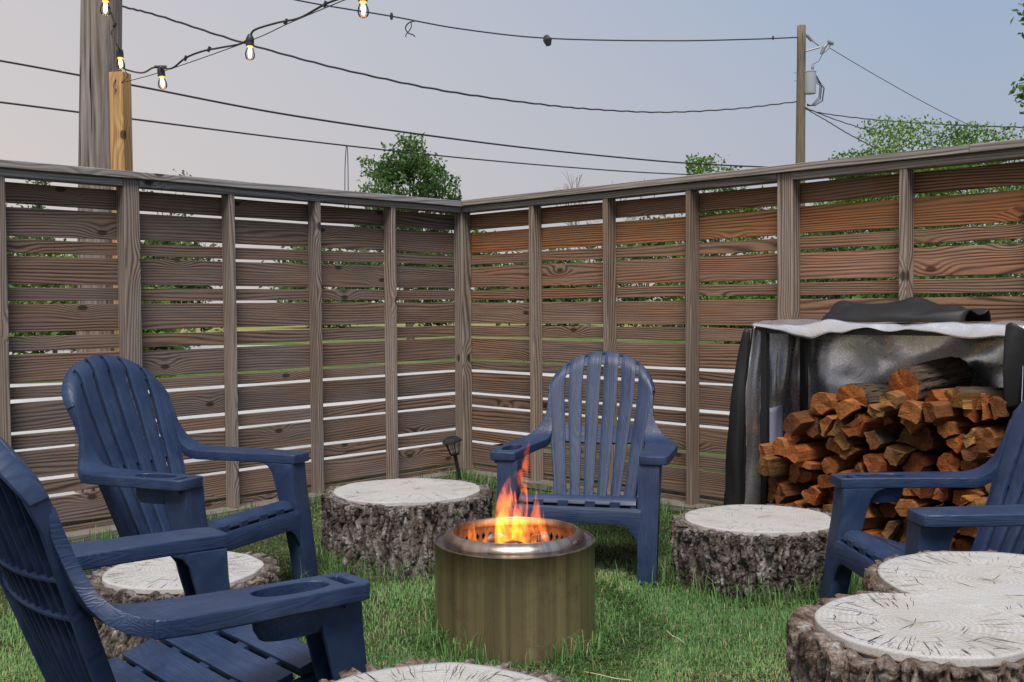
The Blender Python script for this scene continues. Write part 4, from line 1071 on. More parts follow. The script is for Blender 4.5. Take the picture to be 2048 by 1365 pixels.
sheet('side_cloth', side_fn(-0.004, 1, 0.006, 0.085), 50, 70, M_CLOTH, cover)
sheet('lining', side_fn(RL + 0.024, -1, 0, 0.02), 40, 60, M_SILVER, cover)
sheet('side_cloth', side_fn(RL + 0.024, -1, 0.006, 0.03), 40, 60, M_CLOTH, cover)
# the rolled black edge of the open left side, hanging beside the upright
def roll_fn(u, v):
    z = 0.015 + v * (RH - 0.02); wv = 0.052 * (1 - v) ** 0.5 + 0.010
    a = u * 2 * math.pi
    r = wv * (1 + 0.16 * vnoise(np.stack([np.cos(a) * 2, np.sin(a) * 2 + v * 7], -1)))
    return np.stack([-0.052 - 0.085 * (1 - v) ** 0.8 + r * 0.9 * np.cos(a), -RD - 0.055 + r * 0.8 * np.sin(a) + 0.01 * np.sin(v * 8), z], -1)
sheet('side_roll', roll_fn, 28, 60, M_CLOTH, cover)
# top sheet with its lip drooping over the front bar, silver side out
def top_fn(u, v):
    x = -0.03 + u * (RL + 0.075); s = v * (2 * RD + 0.085 + 0.105); d = 2 * RD + 0.085
    k = np.clip((s - d) / 0.105, 0, 1)
    lip = 0.50 + 0.40 * np.sin(u * 7.5 + 0.6) * np.sin(u * 3.1) + 0.25 * fbm(np.stack([u * 9, u * 0], -1), 2)
    y = RD + 0.07 - np.minimum(s, d) - 0.022 * np.sin(np.clip(k, 0, 1) * math.pi * 0.5)
    z = RH + 0.014 + 0.020 * fbm(np.stack([u * 6, v * 5], -1), 3) * np.clip(1 - k, 0.2, 1) + 0.016 * np.exp(-((u - 0.06) / 0.10) ** 2)
    z = z - k ** 1.3 * 0.085 * lip + 0.010 * folds(u, v, 4.0, 3.2, 1.6, 1.0) * np.clip((s - d + 0.12) * 8, 0, 1)
    return np.stack([x, y, z], -1)
sheet('lining_lip', top_fn, 130, 50, M_SILVER, cover)
# front flap bunched on top: long heaped folds of black cloth
def bunch_fn(u, v):
    x = 0.30 + u * 0.66; c = 0.06 + 0.075 * np.sin(np.clip(u, 0, 1) * math.pi) ** 0.6
    a = v * math.pi
    r = (0.030 + 0.026 * np.sin(u * math.pi) ** 0.5) * (1 + 0.45 * vnoise(np.stack([u * 5, v * 2], -1)))
    fo = 0.030 * folds(u, v, 9.0, 1.4, 2.2, 1.0)
    y = -0.03 + 0.14 * np.cos(a) * (0.5 + 0.5 * np.sin(u * math.pi) ** 0.4); z = RH + 0.03 + np.sin(a) * r * 1.15 + fo * np.sin(a)
    return np.stack([x + 0.03 * np.cos(a), y, z], -1)
sheet('flap', bunch_fn, 90, 40, M_CLOTH, cover)
def rflap_fn(u, v):
    z = RH + 0.02 - v * 0.34; x = RL - 0.02 + u * (0.16) + 0.035 * v * np.sin(u * 6); y = -RD - 0.055 - 0.03 * np.sin(u * 5 + v * 3) + 0.10 * u
    return np.stack([x, y, z + 0.012 * np.sin(u * 11)], -1)
sheet('flap_end', rflap_fn, 30, 30, M_CLOTH, cover)
# pale sewn patch inside the left panel
pm = mat_flat('pale_patch_cloth', (0.36, 0.38, 0.52), 0.7)
def patch_fn(u, v):
    P = side_fn(-0.004, 1, 0, 0.075)(0.36 + u * 0.44, 0.36 + v * 0.27 - 0.02 * u); P[..., 0] += 0.006; return P
sheet('patch', patch_fn, 12, 12, pm, cover, th=0.002)
# ------------------------------------------------------------------ little solar lamp by the corner post
lb = at_z(921, 964, 0.0)
lamp = thing('stake_lamp', 'small black stake lantern leaning beside the corner post of the fence', 'lamp', (lb.x, lb.y, 0))
ax = Vector((-0.19, -0.05, 1)).normalized(); Q = ax.to_track_quat('Z', 'Y').to_matrix()
M_GLASS = NT('lantern_glass'); M_GLASS.bsdf((0.55, 0.58, 0.55), 0.12, Alpha=0.35); M_GLASS = M_GLASS.m
def lat(prof, n, name, mat, parent, smooth=False, z0=0.0, rot=0.0):
    mb = MB(); mb.lathe(prof, n); R = Q @ Matrix.Rotation(rot, 3, 'Z'); mb.v = [R @ (Vector(p) + Vector((0, 0, z0))) for p in mb.v]; return mb.build(name, mat, parent, smooth)
mb = MB(); mb.tube([ax * -0.06, ax * 0.19], [0.011, 0.013], 8); mb.build('stake', M_BLACK, lamp)
lat([(0.0, 0.185), (0.030, 0.187), (0.036, 0.196), (0.036, 0.203), (0.0, 0.204)], 12, 'base_ring', M_BLACK, lamp)
lat([(0.031, 0.204), (0.050, 0.275)], 6, 'glass', M_GLASS, lamp)
for k in range(6):
    a = 2 * math.pi * k / 6; mb = MB(); mb.tube([Q @ Vector((0.033 * math.cos(a), 0.033 * math.sin(a), 0.203)), Q @ Vector((0.053 * math.cos(a), 0.053 * math.sin(a), 0.278))], 0.0035, 6); mb.build('rib', M_BLACK, lamp)
lat([(0.0, 0.276), (0.062, 0.276), (0.074, 0.279), (0.070, 0.290), (0.045, 0.310), (0.016, 0.320), (0.0, 0.321)], 6, 'cap', M_BLACK, lamp)

# ------------------------------------------------------------------ poles
M_POLE = mat_pole('old_grey_pole', (0.085, 0.066, 0.055), (0.33, 0.29, 0.26), (0.26, 0.16, 0.11))
M_POLE2 = mat_pole('brown_pole', (0.13, 0.11, 0.075), (0.21, 0.18, 0.13), (0.17, 0.13, 0.08))
def round_pole(name, base, top, r0, r1, mat, parent, n=36, m=40):
    V = []; F = []; b = Vector(base); t = Vector(top)
    for i in range(m):
        k = i / (m - 1); c = b.lerp(t, k); r = r0 + (r1 - r0) * k
        for j in range(n):
            a = 2 * math.pi * j / n; rr = r * (1 + 0.035 * float(vnoise(np.array([[math.cos(a) * 4, math.sin(a) * 4, k * 6]]))[0])); V.append((c.x + rr * math.cos(a), c.y + rr * math.sin(a), c.z))
    for i in range(m - 1):
        for j in range(n): F.append((i * n + j, i * n + (j + 1) % n, (i + 1) * n + (j + 1) % n, (i + 1) * n + j))
    F.append(tuple((m - 1) * n + j for j in range(n)))
    return mesh_obj(name, V, F, mat, parent, smooth=True)
pb = at_y(190, 990, 6.75); pole = thing('utility_pole', 'tall grey split-grained wooden utility pole just behind the fence', 'utility pole', (pb.x, 6.75, 0))
tp_ = at_y(203, 0, 6.75); round_pole('pole_shaft', (0, 0, -0.3), ((tp_.x - pb.x) * 1.9, 0, 6.2), 0.138, 0.112, M_POLE, pole)
pc = at_y(240, 147, 6.0)
npost = thing('timber_post', 'new yellow square timber post holding the string lights', 'post', (pc.x, 6.0, 0), math.radians(-13))
board('post_shaft', pc.z + 0.25, 0.089, 0.089, M_NEWPOST, npost, (0, 0, -0.25), (0, -math.pi / 2, 0), bev=0.004)
hk = MB()
for dz in (0.045, 0.10): hk.tube([Vector((0.0, -0.0455, pc.z - dz)), Vector((0.0, -0.060, pc.z - dz))], 0.006, 8)
hk.tube([Vector((0.0, -0.058, pc.z - 0.045)), Vector((0.012, -0.075, pc.z - 0.06)), Vector((0.0, -0.07, pc.z - 0.085)), Vector((0.0, -0.058, pc.z - 0.10))], 0.003, 6)
hk.build('hook', mat_flat('zinc', (0.45, 0.46, 0.48), 0.4, 0.8), npost)
# far pole with its transformer
FP = at_y(1598, 340, 31.0); FT = at_y(1603, 52, 31.0)
fpole = thing('utility_pole', 'slim brown utility pole carrying a grey transformer', 'utility pole', (FP.x, 31.0, 0))
def fp(px, py, dy=0.0): q = at_y(px, py, 31.0 + dy); return Vector((q.x - FP.x, dy, q.z))
round_pole('pole_shaft', (0, 0, -0.5), (FT.x - FP.x, 0, FT.z), 0.16, 0.125, M_POLE2, fpole, 20, 20)
M_TRANS = mat_flat('grey_enamel', (0.33, 0.36, 0.40), 0.4); M_PORC = mat_flat('grey_porcelain', (0.22, 0.23, 0.25), 0.35)
a_ = fp(1620, 188, -0.1); b_ = fp(1620, 142, -0.1); hgt = b_.z - a_.z
mb = MB(); mb.lathe([(0.0, 0), (0.165, 0), (0.17, 0.03), (0.17, hgt - 0.06), (0.178, hgt - 0.05), (0.178, hgt - 0.02), (0.13, hgt), (0.0, hgt + 0.02)], 24, tuple(a_)); mb.build('transformer', M_TRANS, fpole, smooth=True)
mb = MB(); q = fp(1624, 142, -0.1); mb.tube([q, q + Vector((0.02, 0, 0.10)), q + Vector((0.03, 0, 0.22))], [0.035, 0.05, 0.02], 10); mb.build('bushing', M_PORC, fpole)
mb = MB(); mb.box(fp(1607, 158), (0.05, 0.05, 0.10)); mb.build('bracket', M_TRANS, fpole)
mb = MB(); mb.tube([fp(1611, 68), fp(1622, 80)], 0.018, 8); mb.tube([fp(1614, 71), fp(1624, 82)], [0.05, 0.05], 10); mb.tube([fp(1622, 80), fp(1638, 92)], 0.02, 8); mb.tube([fp(1608, 104), fp(1640, 95)], 0.025, 8); mb.build('crossarm', M_PORC, fpole)
mb = MB(); mb.tube([fp(1643, 108), fp(1648, 95), fp(1656, 86)], [0.05, 0.06, 0.04], 10); mb.tube([fp(1650, 104), fp(1658, 96), fp(1664, 84)], 0.022, 8); mb.tube([fp(1655, 84), fp(1667, 88)], [0.07, 0.05], 10); mb.tube([fp(1643, 108), fp(1650, 104)], 0.02, 6); mb.build('cutout_switch', M_PORC, fpole)
mb = MB(); mb.tube([fp(1645, 108), fp(1638, 122), fp(1625, 130)], 0.010, 6)
for k in range(5):
    w_ = 14 + 6 * k * random.uniform(0.7, 1.0); mb.tube([fp(1632, 150 + 4 * k), fp(1634 + w_ * 0.45, 165 + k * 3), fp(1632 + w_ * 0.4, 195 + k * 2), fp(1622 + k * 2, 212), fp(1614, 208 + k)], 0.011, 6)
mb.build('drop_wire', M_CABLE, fpole)
for py in (146, 162, 204):
    mb = MB(); mb.tube([fp(1588, py), fp(1612, py)], 0.014, 6); mb.build('bolt', M_PORC, fpole)

# ------------------------------------------------------------------ overhead cables
def spline(P, n):
    P = [Vector(p) for p in P]; P = [P[0] * 2 - P[1]] + P + [P[-1] * 2 - P[-2]]; out = []
    for i in range(1, len(P) - 2):
        for k in range(n):
            t = k / n; a, b, c, d = P[i - 1], P[i], P[i + 1], P[i + 2]
            out.append(0.5 * ((2 * b) + (c - a) * t + (2 * a - 5 * b + 4 * c - d) * t * t + (3 * b - a - 3 * c + d) * t ** 3))
    return out + [P[-2]]
def cable(label, pts, r, wave=0.0, n=14, name='overhead_cable', extra=None):
    S = spline([at_y(*p) for p in pts], n)
    if wave: S = [p + Vector((0, 0, wave * (p.y / 31.0) * math.sin(i * 1.9) * (0.5 + 0.5 * random.random()))) for i, p in enumerate(S)]
    mb = MB(); mb.tube(S, [min(r, 0.0010 * p.y) for p in S], 6)
    if extra: extra(mb)
    o = mb.build(name, M_CABLE, None, smooth=True); tag(o, label, 'cable', 'overhead cables'); return o
def ex1(mb):
    q = at_y(1095, 80, 29.2); mb.tube([q + Vector((-0.05, 0, 0.12)), q + Vector((0.0, 0, 0.0)), q + Vector((0.03, 0, -0.16))], [0.06, 0.13, 0.07], 8)
    q = at_y(783, 33, 28.0); mb.tube([q + Vector((0, 0, 0.09)), q, q + Vector((0, 0, -0.09))], [0.03, 0.05, 0.03], 8)
    a = [at_y(x, y, 28.2) for x, y in ((832, 42), (818, 46), (811, 56), (816, 66), (826, 70), (830, 74))]; mb.tube(spline(a, 6), 0.018, 6)
    a = [at_y(x, y, 28.2) for x, y in ((822, 43), (822, 56), (812, 70), (812, 75))]; mb.tube(spline(a, 6), 0.014, 6)
    q = at_y(1546, 77, 30.8); mb.tube([q + Vector((0, 0, 0.06)), q + Vector((0, 0, -0.05))], [0.03, 0.02], 6)
cable('high overhead cable with a dark knot on it, ending near the slim pole top', [(470, -32, 26.5), (600, 2, 27), (783, 33, 28), (920, 58, 28.6), (1095, 77, 29.2), (1330, 82, 30), (1500, 79, 30.7), (1600, 75, 31)], 0.020, extra=ex1)
cable('sagging twisted overhead cable strung between the grey pole and the slim pole', [(243, 13, 6.8), (330, 36, 8.0), (500, 90, 10.5), (700, 143, 14), (900, 184, 18), (1080, 209, 22), (1200, 220, 24.5), (1330, 225, 27), (1470, 218, 29), (1593, 204, 31)], 0.019, wave=0.014)
cable('thick dark overhead cable passing behind the grey pole, upper of two', [(-120, 105, 15.5), (0, 122, 16.5), (260, 170, 18.5), (600, 234, 21.5), (1000, 290, 25.5), (1300, 321, 28.5), (1450, 331, 30), (1596, 337, 31)], 0.022)
cable('thinner dark overhead cable passing behind the grey pole, lower of two', [(-120, 192, 15.5), (0, 205, 16.5), (260, 238, 18.5), (600, 281, 21.5), (900, 314, 24.5), (1150, 336, 27), (1340, 348, 29), (1597, 356, 31)], 0.017)
cable('thin wire running down from the transformer pole behind the right fence', [(1660, 97, 31), (1760, 156, 32), (1880, 222, 33), (2010, 284, 34.5), (2090, 318, 35.5)], 0.010)
cable('drooping twisted cable from the slim pole, highest of three leaving it rightwards', [(1606, 213, 31), (1640, 226, 30.5), (1750, 240, 29), (1900, 250, 27), (2048, 255, 25), (2150, 254, 24)], 0.017, wave=0.008)
cable('drooping twisted cable from the slim pole, middle of three leaving it rightwards', [(1606, 214, 31), (1680, 243, 30), (1790, 276, 28.6), (1890, 297, 27.5), (1990, 312, 26.5)], 0.015, wave=0.008)
cable('drooping twisted cable from the slim pole, lowest of three leaving it rightwards', [(1606, 215, 31), (1650, 240, 30), (1700, 270, 29), (1760, 300, 28), (1830, 332, 27)], 0.015, wave=0.008)
def dropw(mb): pass
mb = MB(); mb.tube(spline([at_y(x, y, 22.3) for x, y in ((690, 420), (690, 340), (692, 300), (693, 292), (695, 300), (696, 340), (697, 420))], 6), 0.010, 6)
o = mb.build('wire_loop', M_CABLE); tag(o, 'thin vertical wire loop hanging from the lower overhead cable beside the tree', 'wire')

# ------------------------------------------------------------------ string lights
M_SOCK = mat_flat('black_socket', (0.016, 0.017, 0.019), 0.55)
def mat_bulb():
    N = NT('bulb_glass'); t = N.n('ShaderNodeBsdfTransparent'); t.inputs[0].default_value = (0.93, 0.93, 0.95, 1); g = N.n('ShaderNodeBsdfGlossy'); g.inputs['Roughness'].default_value = 0.03
    m = N.n('ShaderNodeMixShader'); fr = N.n('ShaderNodeFresnel'); fr.inputs[0].default_value = 1.35; N.l(fr.outputs[0], m.inputs[0]); N.l(t.outputs[0], m.inputs[1]); N.l(g.outputs[0], m.inputs[2]); N.l(m.outputs[0], N.out.inputs[0]); return N.m
M_BULB = mat_bulb()
N = NT('filament'); em = N.n('ShaderNodeEmission'); em.inputs[0].default_value = (1.0, 0.52, 0.16, 1); em.inputs[1].default_value = 14.0; N.l(em.outputs[0], N.out.inputs[0]); M_FIL = N.m
N = NT('bulb_collar'); N.bsdf((0.8, 0.42, 0.10), 0.3, 0.6, Emission_Color=(1.0, 0.5, 0.1, 1), Emission_Strength=0.8); M_COLLAR = N.m
def string_light(label, wire_pts, cord_pts, bulbs, ties):
    t = thing('string_light', label, 'string light', tuple(at_y(*wire_pts[0])))
    o0 = at_y(*wire_pts[0])
    mb = MB(); mb.tube([p - o0 for p in spline([at_y(*p) for p in wire_pts], 10)], 0.0022, 6); mb.build('support_wire', M_CABLE, t, smooth=True)
    mb = MB(); mb.tube([p - o0 for p in spline([at_y(*p) for p in cord_pts], 10)], 0.0048, 8); mb.build('cord', M_SOCK, t, smooth=True)
    for (x, y, Y) in ties:
        q = at_y(x, y, Y) - o0; mb = MB(); mb.tube([q + Vector((-0.006, 0, -0.012)), q + Vector((0.006, 0, 0.012))], 0.008, 6); mb.build('cable_tie', M_SOCK, t)
    for (x, y, Y, lean, wing) in bulbs:
        q = at_y(x, y, Y) - o0; d = Vector((lean, 0, -1)).normalized(); Qm = d.to_track_quat('Z', 'Y').to_matrix()
        def L(prof, n=20):
            mb = MB(); mb.lathe(prof, n); mb.v = [Qm @ Vector(p) + q for p in mb.v]; return mb
        mb = L([(0.0, -0.004), (0.010, -0.004), (0.013, 0.004), (0.018, 0.012), (0.0195, 0.030), (0.0185, 0.034), (0.0195, 0.038), (0.019, 0.050), (0.0, 0.051)])
        if wing: mb.tube([q + Vector((-0.030, 0, 0.0)), q + Vector((0.030, 0, 0.0))], 0.0075, 8)
        sk = mb.build('socket', M_SOCK, t, smooth=True)
        L([(0.0135, 0.0505), (0.0140, 0.056), (0.0125, 0.057)]).build('collar', M_COLLAR, t, smooth=True)
        b = L([(0.0125, 0.054), (0.0165, 0.064), (0.0215, 0.078), (0.0235, 0.090), (0.0225, 0.102), (0.0165, 0.112), (0.008, 0.1165), (0.0, 0.1172)]).build('bulb', M_BULB, t, smooth=True)
        L([(0.0, 0.060), (0.0060, 0.062), (0.0078, 0.078), (0.0058, 0.100), (0.0, 0.104)], 10).build('filament', M_FIL, b)
    return t
string_light('string light rising from the timber post over the yard, bulbs at three heights',
             [(244, 166, 5.93), (330, 142, 5.5), (500, 82, 4.95), (580, 46, 4.7), (690, 0, 4.35), (790, -40, 4.1)],
             [(234, 120, 5.75), (246, 135, 5.85), (256, 141, 5.8), (285, 146, 5.65), (306, 136, 5.5), (322, 136, 5.4), (344, 137, 5.33), (372, 116, 5.25), (405, 103, 5.2), (440, 96, 5.12), (484, 87, 5.0), (500, 71, 4.95), (512, 59, 4.92), (555, 46, 4.8), (600, 36, 4.65), (650, 9, 4.5), (690, -6, 4.35), (726, -20, 4.2), (790, -50, 4.1)],
             [(321, 134, 5.42, 0.10, True), (500, 71, 4.95, -0.02, False), (725, -22, 4.25, 0.02, True)],
             [(418, 99, 5.2), (572, 44, 4.78), (650, 9, 4.5), (371, 117, 5.25)])
string_light('string light with two bulbs hanging down the front of the grey utility pole',
             [(243, 166, 5.93), (256, 152, 5.85), (250, 141, 5.8), (247, 125, 5.76)],
             [(243, 108, 5.7), (236, 94, 5.66), (228, 80, 5.55), (223, 66, 5.4), (229, 55, 5.3), (229, 50, 5.25), (224, 32, 5.0), (214, 10, 4.8), (208, -25, 4.6), (200, -60, 4.4)],
             [(239, 97, 5.70, 0.05, False), (211, -21, 4.65, -0.03, True)], [(229, 51, 5.25)])

# ------------------------------------------------------------------ trees and shrubs
def mat_leaf(name, a, b, c):
    N = NT(name); t = attr(N, 'tone').outputs['Fac']
    cc = N.ramp(t, [(0.0, a), (0.5, b), (1.0, c)])
    d = N.n('ShaderNodeBsdfPrincipled'); N.l(cc, d.inputs['Base Color']); d.inputs['Roughness'].default_value = 0.55; d.inputs['Specular IOR Level'].default_value = 0.25
    tr = N.n('ShaderNodeBsdfTranslucent'); N.l(cc, tr.inputs[0]); m = N.n('ShaderNodeMixShader'); m.inputs[0].default_value = 0.35
    N.l(d.outputs[0], m.inputs[1]); N.l(tr.outputs[0], m.inputs[2]); N.l(m.outputs[0], N.out.inputs[0]); return N.m
M_LEAF_D = mat_leaf('leaf_dark', (0.035, 0.080, 0.024), (0.080, 0.155, 0.042), (0.14, 0.225, 0.065))
M_LEAF_L = mat_leaf('leaf_bright', (0.060, 0.135, 0.022), (0.125, 0.235, 0.035), (0.21, 0.33, 0.060))
M_TRUNK = mat_pole('tree_bark', (0.06, 0.045, 0.035), (0.13, 0.105, 0.085), (0.09, 0.075, 0.06))
def leaf_cards(C, size, rs, droop=0.2):
    n = len(C); a = rs.normal(size=(n, 3)); a[:, 2] -= droop; a /= np.linalg.norm(a, axis=1)[:, None]
    b = np.cross(a, rs.normal(size=(n, 3))); b /= np.linalg.norm(b, axis=1)[:, None]; nrm = np.cross(a, b)
    s = size * rs.uniform(0.6, 1.25, n)[:, None]
    V = np.stack([C, C + a * s * 0.5 + b * s * 0.27 + nrm * s * 0.06, C + a * s, C + a * s * 0.5 - b * s * 0.27 + nrm * s * 0.06], 1)
    F = (np.arange(n) * 4)[:, None] + np.array([[0, 1, 2, 3]]); return V.reshape(-1, 3), F
def tree(name, label, x, y, h, rx, ry, rz, nclump, nleaf, lsize, mat, seed, cat='tree', trunk=0.12, clumpr=0.30, group=None, lean=(0, 0), open_=0.25):
    rs = np.random.default_rng(seed); t = thing(name, label, cat, (x, y, 0), 0, group)
    cz = h - rz; d = rs.normal(size=(nclump, 3)); d /= np.linalg.norm(d, axis=1)[:, None]; r = rs.uniform(open_, 1.0, nclump) ** 0.45
    lump = 0.86 + 0.34 * (fbm(d * 1.7 + seed, 2) + 0.4)
    C = d * r[:, None] * lump[:, None] * np.array([rx, ry, rz]) + np.array([lean[0], lean[1], cz])
    C[:, 2] = np.maximum(C[:, 2], 0.15 * h * (cat == 'tree') + 0.05)
    mb = MB(); fork = Vector((lean[0] * 0.5, lean[1] * 0.5, max(0.2, cz - rz * 0.45)))
    mb.tube([Vector((0, 0, -0.1)), fork * 0.5 + Vector((0.04 * h * rs.normal() * 0.3, 0, 0)), fork], [trunk, trunk * 0.8, trunk * 0.6], 9)
    for c in C[:: max(1, nclump // 26)]:
        c = Vector(c); m_ = fork.lerp(c, 0.5) + Vector((rs.normal() * 0.05 * rx, rs.normal() * 0.05 * ry, 0.10 * rz)); mb.tube([fork, m_, c], [trunk * 0.38, trunk * 0.22, trunk * 0.06], 5)
    mb.build('trunk', M_TRUNK, t, smooth=True)
    per = nleaf // nclump; cs = clumpr * rs.uniform(0.55, 1.25, nclump)
    P = np.repeat(C, per, 0) + np.clip(rs.normal(size=(nclump * per, 3)), -1.5, 1.5) * np.repeat(cs, per)[:, None] * np.array([1.0, 1.0, 0.62])
    P[:, 2] = np.maximum(P[:, 2], 0.03)
    V, F = leaf_cards(P, lsize, rs)
    tone = np.clip(np.repeat(rs.uniform(0.15, 0.75, nclump), per) + rs.normal(0, 0.13, nclump * per), 0, 1)
    fast_mesh('crown', V, F, mat, t, attrs={'tone': ('FACE', tone)})
    return t
def tree_px(label, pxl, pxr, pytop, Y, mat, seed, zb=None, **k):
    a = at_y(pxl, pytop, Y); b = at_y(pxr, pytop, Y); h = a.z; rx = (b.x - a.x) / 2
    rz = (h - (zb if zb is not None else 0.25 * h)) / 2
    return tree(k.pop('name', 'leafy_tree'), label, (a.x + b.x) / 2, Y, h, rx, rx, rz, k.pop('nc', 60), k.pop('nl', 6000), k.pop('ls', 0.16), mat, seed, **k)
GT = 'trees and bushes beyond the fence'
tree_px('round dark green tree rising above the fence left of its corner', 722, 915, 292, 32, M_LEAF_D, 101, zb=2.2, nc=62, nl=12500, ls=0.14, clumpr=0.30, trunk=0.13, group=GT)
tree_px('bright green feathery tree behind the slim transformer pole', 1630, 1930, 258, 24, M_LEAF_L, 102, zb=0.6, nc=120, nl=42000, ls=0.085, clumpr=0.30, trunk=0.10, group=GT)
tree_px('bright green treetop with upright sprigs at the far end of the right fence', 1800, 2150, 255, 21, M_LEAF_L, 103, zb=0.4, nc=110, nl=34000, ls=0.08, clumpr=0.26, trunk=0.10, group=GT)
tree_px('low green treetop peeping over the right fence beside the slim pole', 1335, 1520, 330, 34, M_LEAF_L, 104, zb=0.8, nc=60, nl=12000, ls=0.135, clumpr=0.38, trunk=0.12, group=GT)
for i, (l, r, yt, Y, m_, lab) in enumerate([(-90, 120, 400, 30, M_LEAF_D, 'dark bushy tree seen through the fence gaps beside the grey pole'), (-30, 240, 500, 22, M_LEAF_L, 'green hedge bush seen through the fence gaps below the grey pole'),
        (255, 420, 455, 45, M_LEAF_D, 'distant tree seen through the gaps right of the timber post'), (560, 780, 495, 60, M_LEAF_D, 'distant low trees seen through the gaps left of the fence corner'),
        (820, 1010, 470, 52, M_LEAF_D, 'distant trees seen through the gaps at the fence corner'), (1010, 1190, 500, 60, M_LEAF_D, 'distant treeline seen through the gaps behind the middle chair'), (1180, 1400, 450, 46, M_LEAF_D, 'distant green trees seen through the gaps right of the middle chair'),
        (1420, 1600, 560, 30, M_LEAF_L, 'green bush seen through the gaps left of the rack'), (1560, 1790, 430, 20, M_LEAF_D, 'leafy bush seen through the gaps above the rack cover'), (1750, 2110, 440, 17, M_LEAF_D, 'dense bush seen through the gaps above the far end of the rack'),
        (235, 360, 585, 16.5, M_LEAF_L, 'low leafy weeds seen through the gaps beside the timber post')]):
    tree_px(lab, l, r, yt, Y, m_, 200 + i, zb=0.05, nc=55, nl=4200, ls=0.0062 * Y + 0.02, clumpr=0.012 * Y, trunk=0.06, name='green_bush', cat='bush', group=GT)
# twiggy tops just over the left fence
for (px, py, Y, lab, sd) in ((75, 322, 28, 'small sprig of treetop over the fence left of the grey pole', 301), (330, 346, 30, 'thin leafy treetop just over the fence beside the timber post', 302)):
    tree_px(lab, px - (18 if sd == 301 else 50), px + (18 if sd == 301 else 50), py + 6, Y, M_LEAF_D, sd, zb=2.6, nc=16, nl=420, ls=0.14, clumpr=0.14, trunk=0.05, group=GT)
# bare grey tree beyond the corner
t = at_y(1172, 365, 48); bt = thing('bare_tree', 'leafless grey tree just showing over the right fence', 'tree', (t.x, 48, 0)); mb = MB(); rs = np.random.default_rng(3)
def grow(p, d, L, r, lv):
    q = p + d * L; mb.tube([p, p.lerp(q, 0.5) + Vector(rs.normal(size=3)) * 0.04 * L, q], [r, r * 0.85, r * 0.65], 5)
    if lv:
        for _ in range(3):
            e = (d + Vector(rs.normal(size=3)) * 0.42 + Vector((0, 0, 0.1))).normalized(); grow(q, e, L * rs.uniform(0.6, 0.85), r * 0.62, lv - 1)
grow(Vector((0, 0, 0)), Vector((0, 0, 1)), 2.3, 0.14, 5); mb.build('branch', mat_flat('grey_bark_far', (0.30, 0.28, 0.28), 0.9), bt)
# near tree to the right of the view, its leaf sprays reaching in
def spray_tree():
    rs = np.random.default_rng(77); t = thing('leafy_tree', 'green leaf sprays of a tree hanging in from beyond the right fence', 'tree', (7.6, 10.5, 0))
    mb = MB(); fork = Vector((-0.1, 0, 3.0)); mb.tube([Vector((0, 0, -0.1)), fork * 0.5, fork], [0.16, 0.13, 0.11], 10); V = []; F = []; tn = []
    ends = [at_y(2036, 8, 11), at_y(2036, 42, 11.2), at_y(2050, 25, 11), at_y(2026, 192, 11), at_y(2038, 168, 11.2), at_y(2044, 200, 10.8), at_y(2058, 185, 11)]
    ends += [Vector((7.6, 10.5, 0)) + Vector((rs.uniform(-0.6, 2.2), rs.uniform(-1.5, 2.0), rs.uniform(3.2, 5.2))) for _ in range(26)]
    for e in ends:
        q = e - Vector((7.6, 10.5, 0)); m_ = fork.lerp(q, 0.55) + Vector((0, 0, 0.35)); S = spline([fork, m_, q], 8); mb.tube(S, list(np.linspace(0.035, 0.004, len(S))), 5)
        C = []
        for k in range(70):
            f = 1 - 0.16 * rs.random() ** 1.2; p = S[int(f * (len(S) - 1))]; C.append(np.array(p) + rs.normal(size=3) * 0.07)
        v, f_ = leaf_cards(np.array(C), 0.085, rs, 0.5); F += (f_ + len(V) * 1).tolist(); V += v.tolist(); tn += rs.uniform(0.1, 0.7, len(f_)).tolist()
    mb.build('trunk', M_TRUNK, t, smooth=True); fast_mesh('crown', np.array(V), np.array(F), M_LEAF_D, t, attrs={'tone': ('FACE', np.array(tn))})
spray_tree()

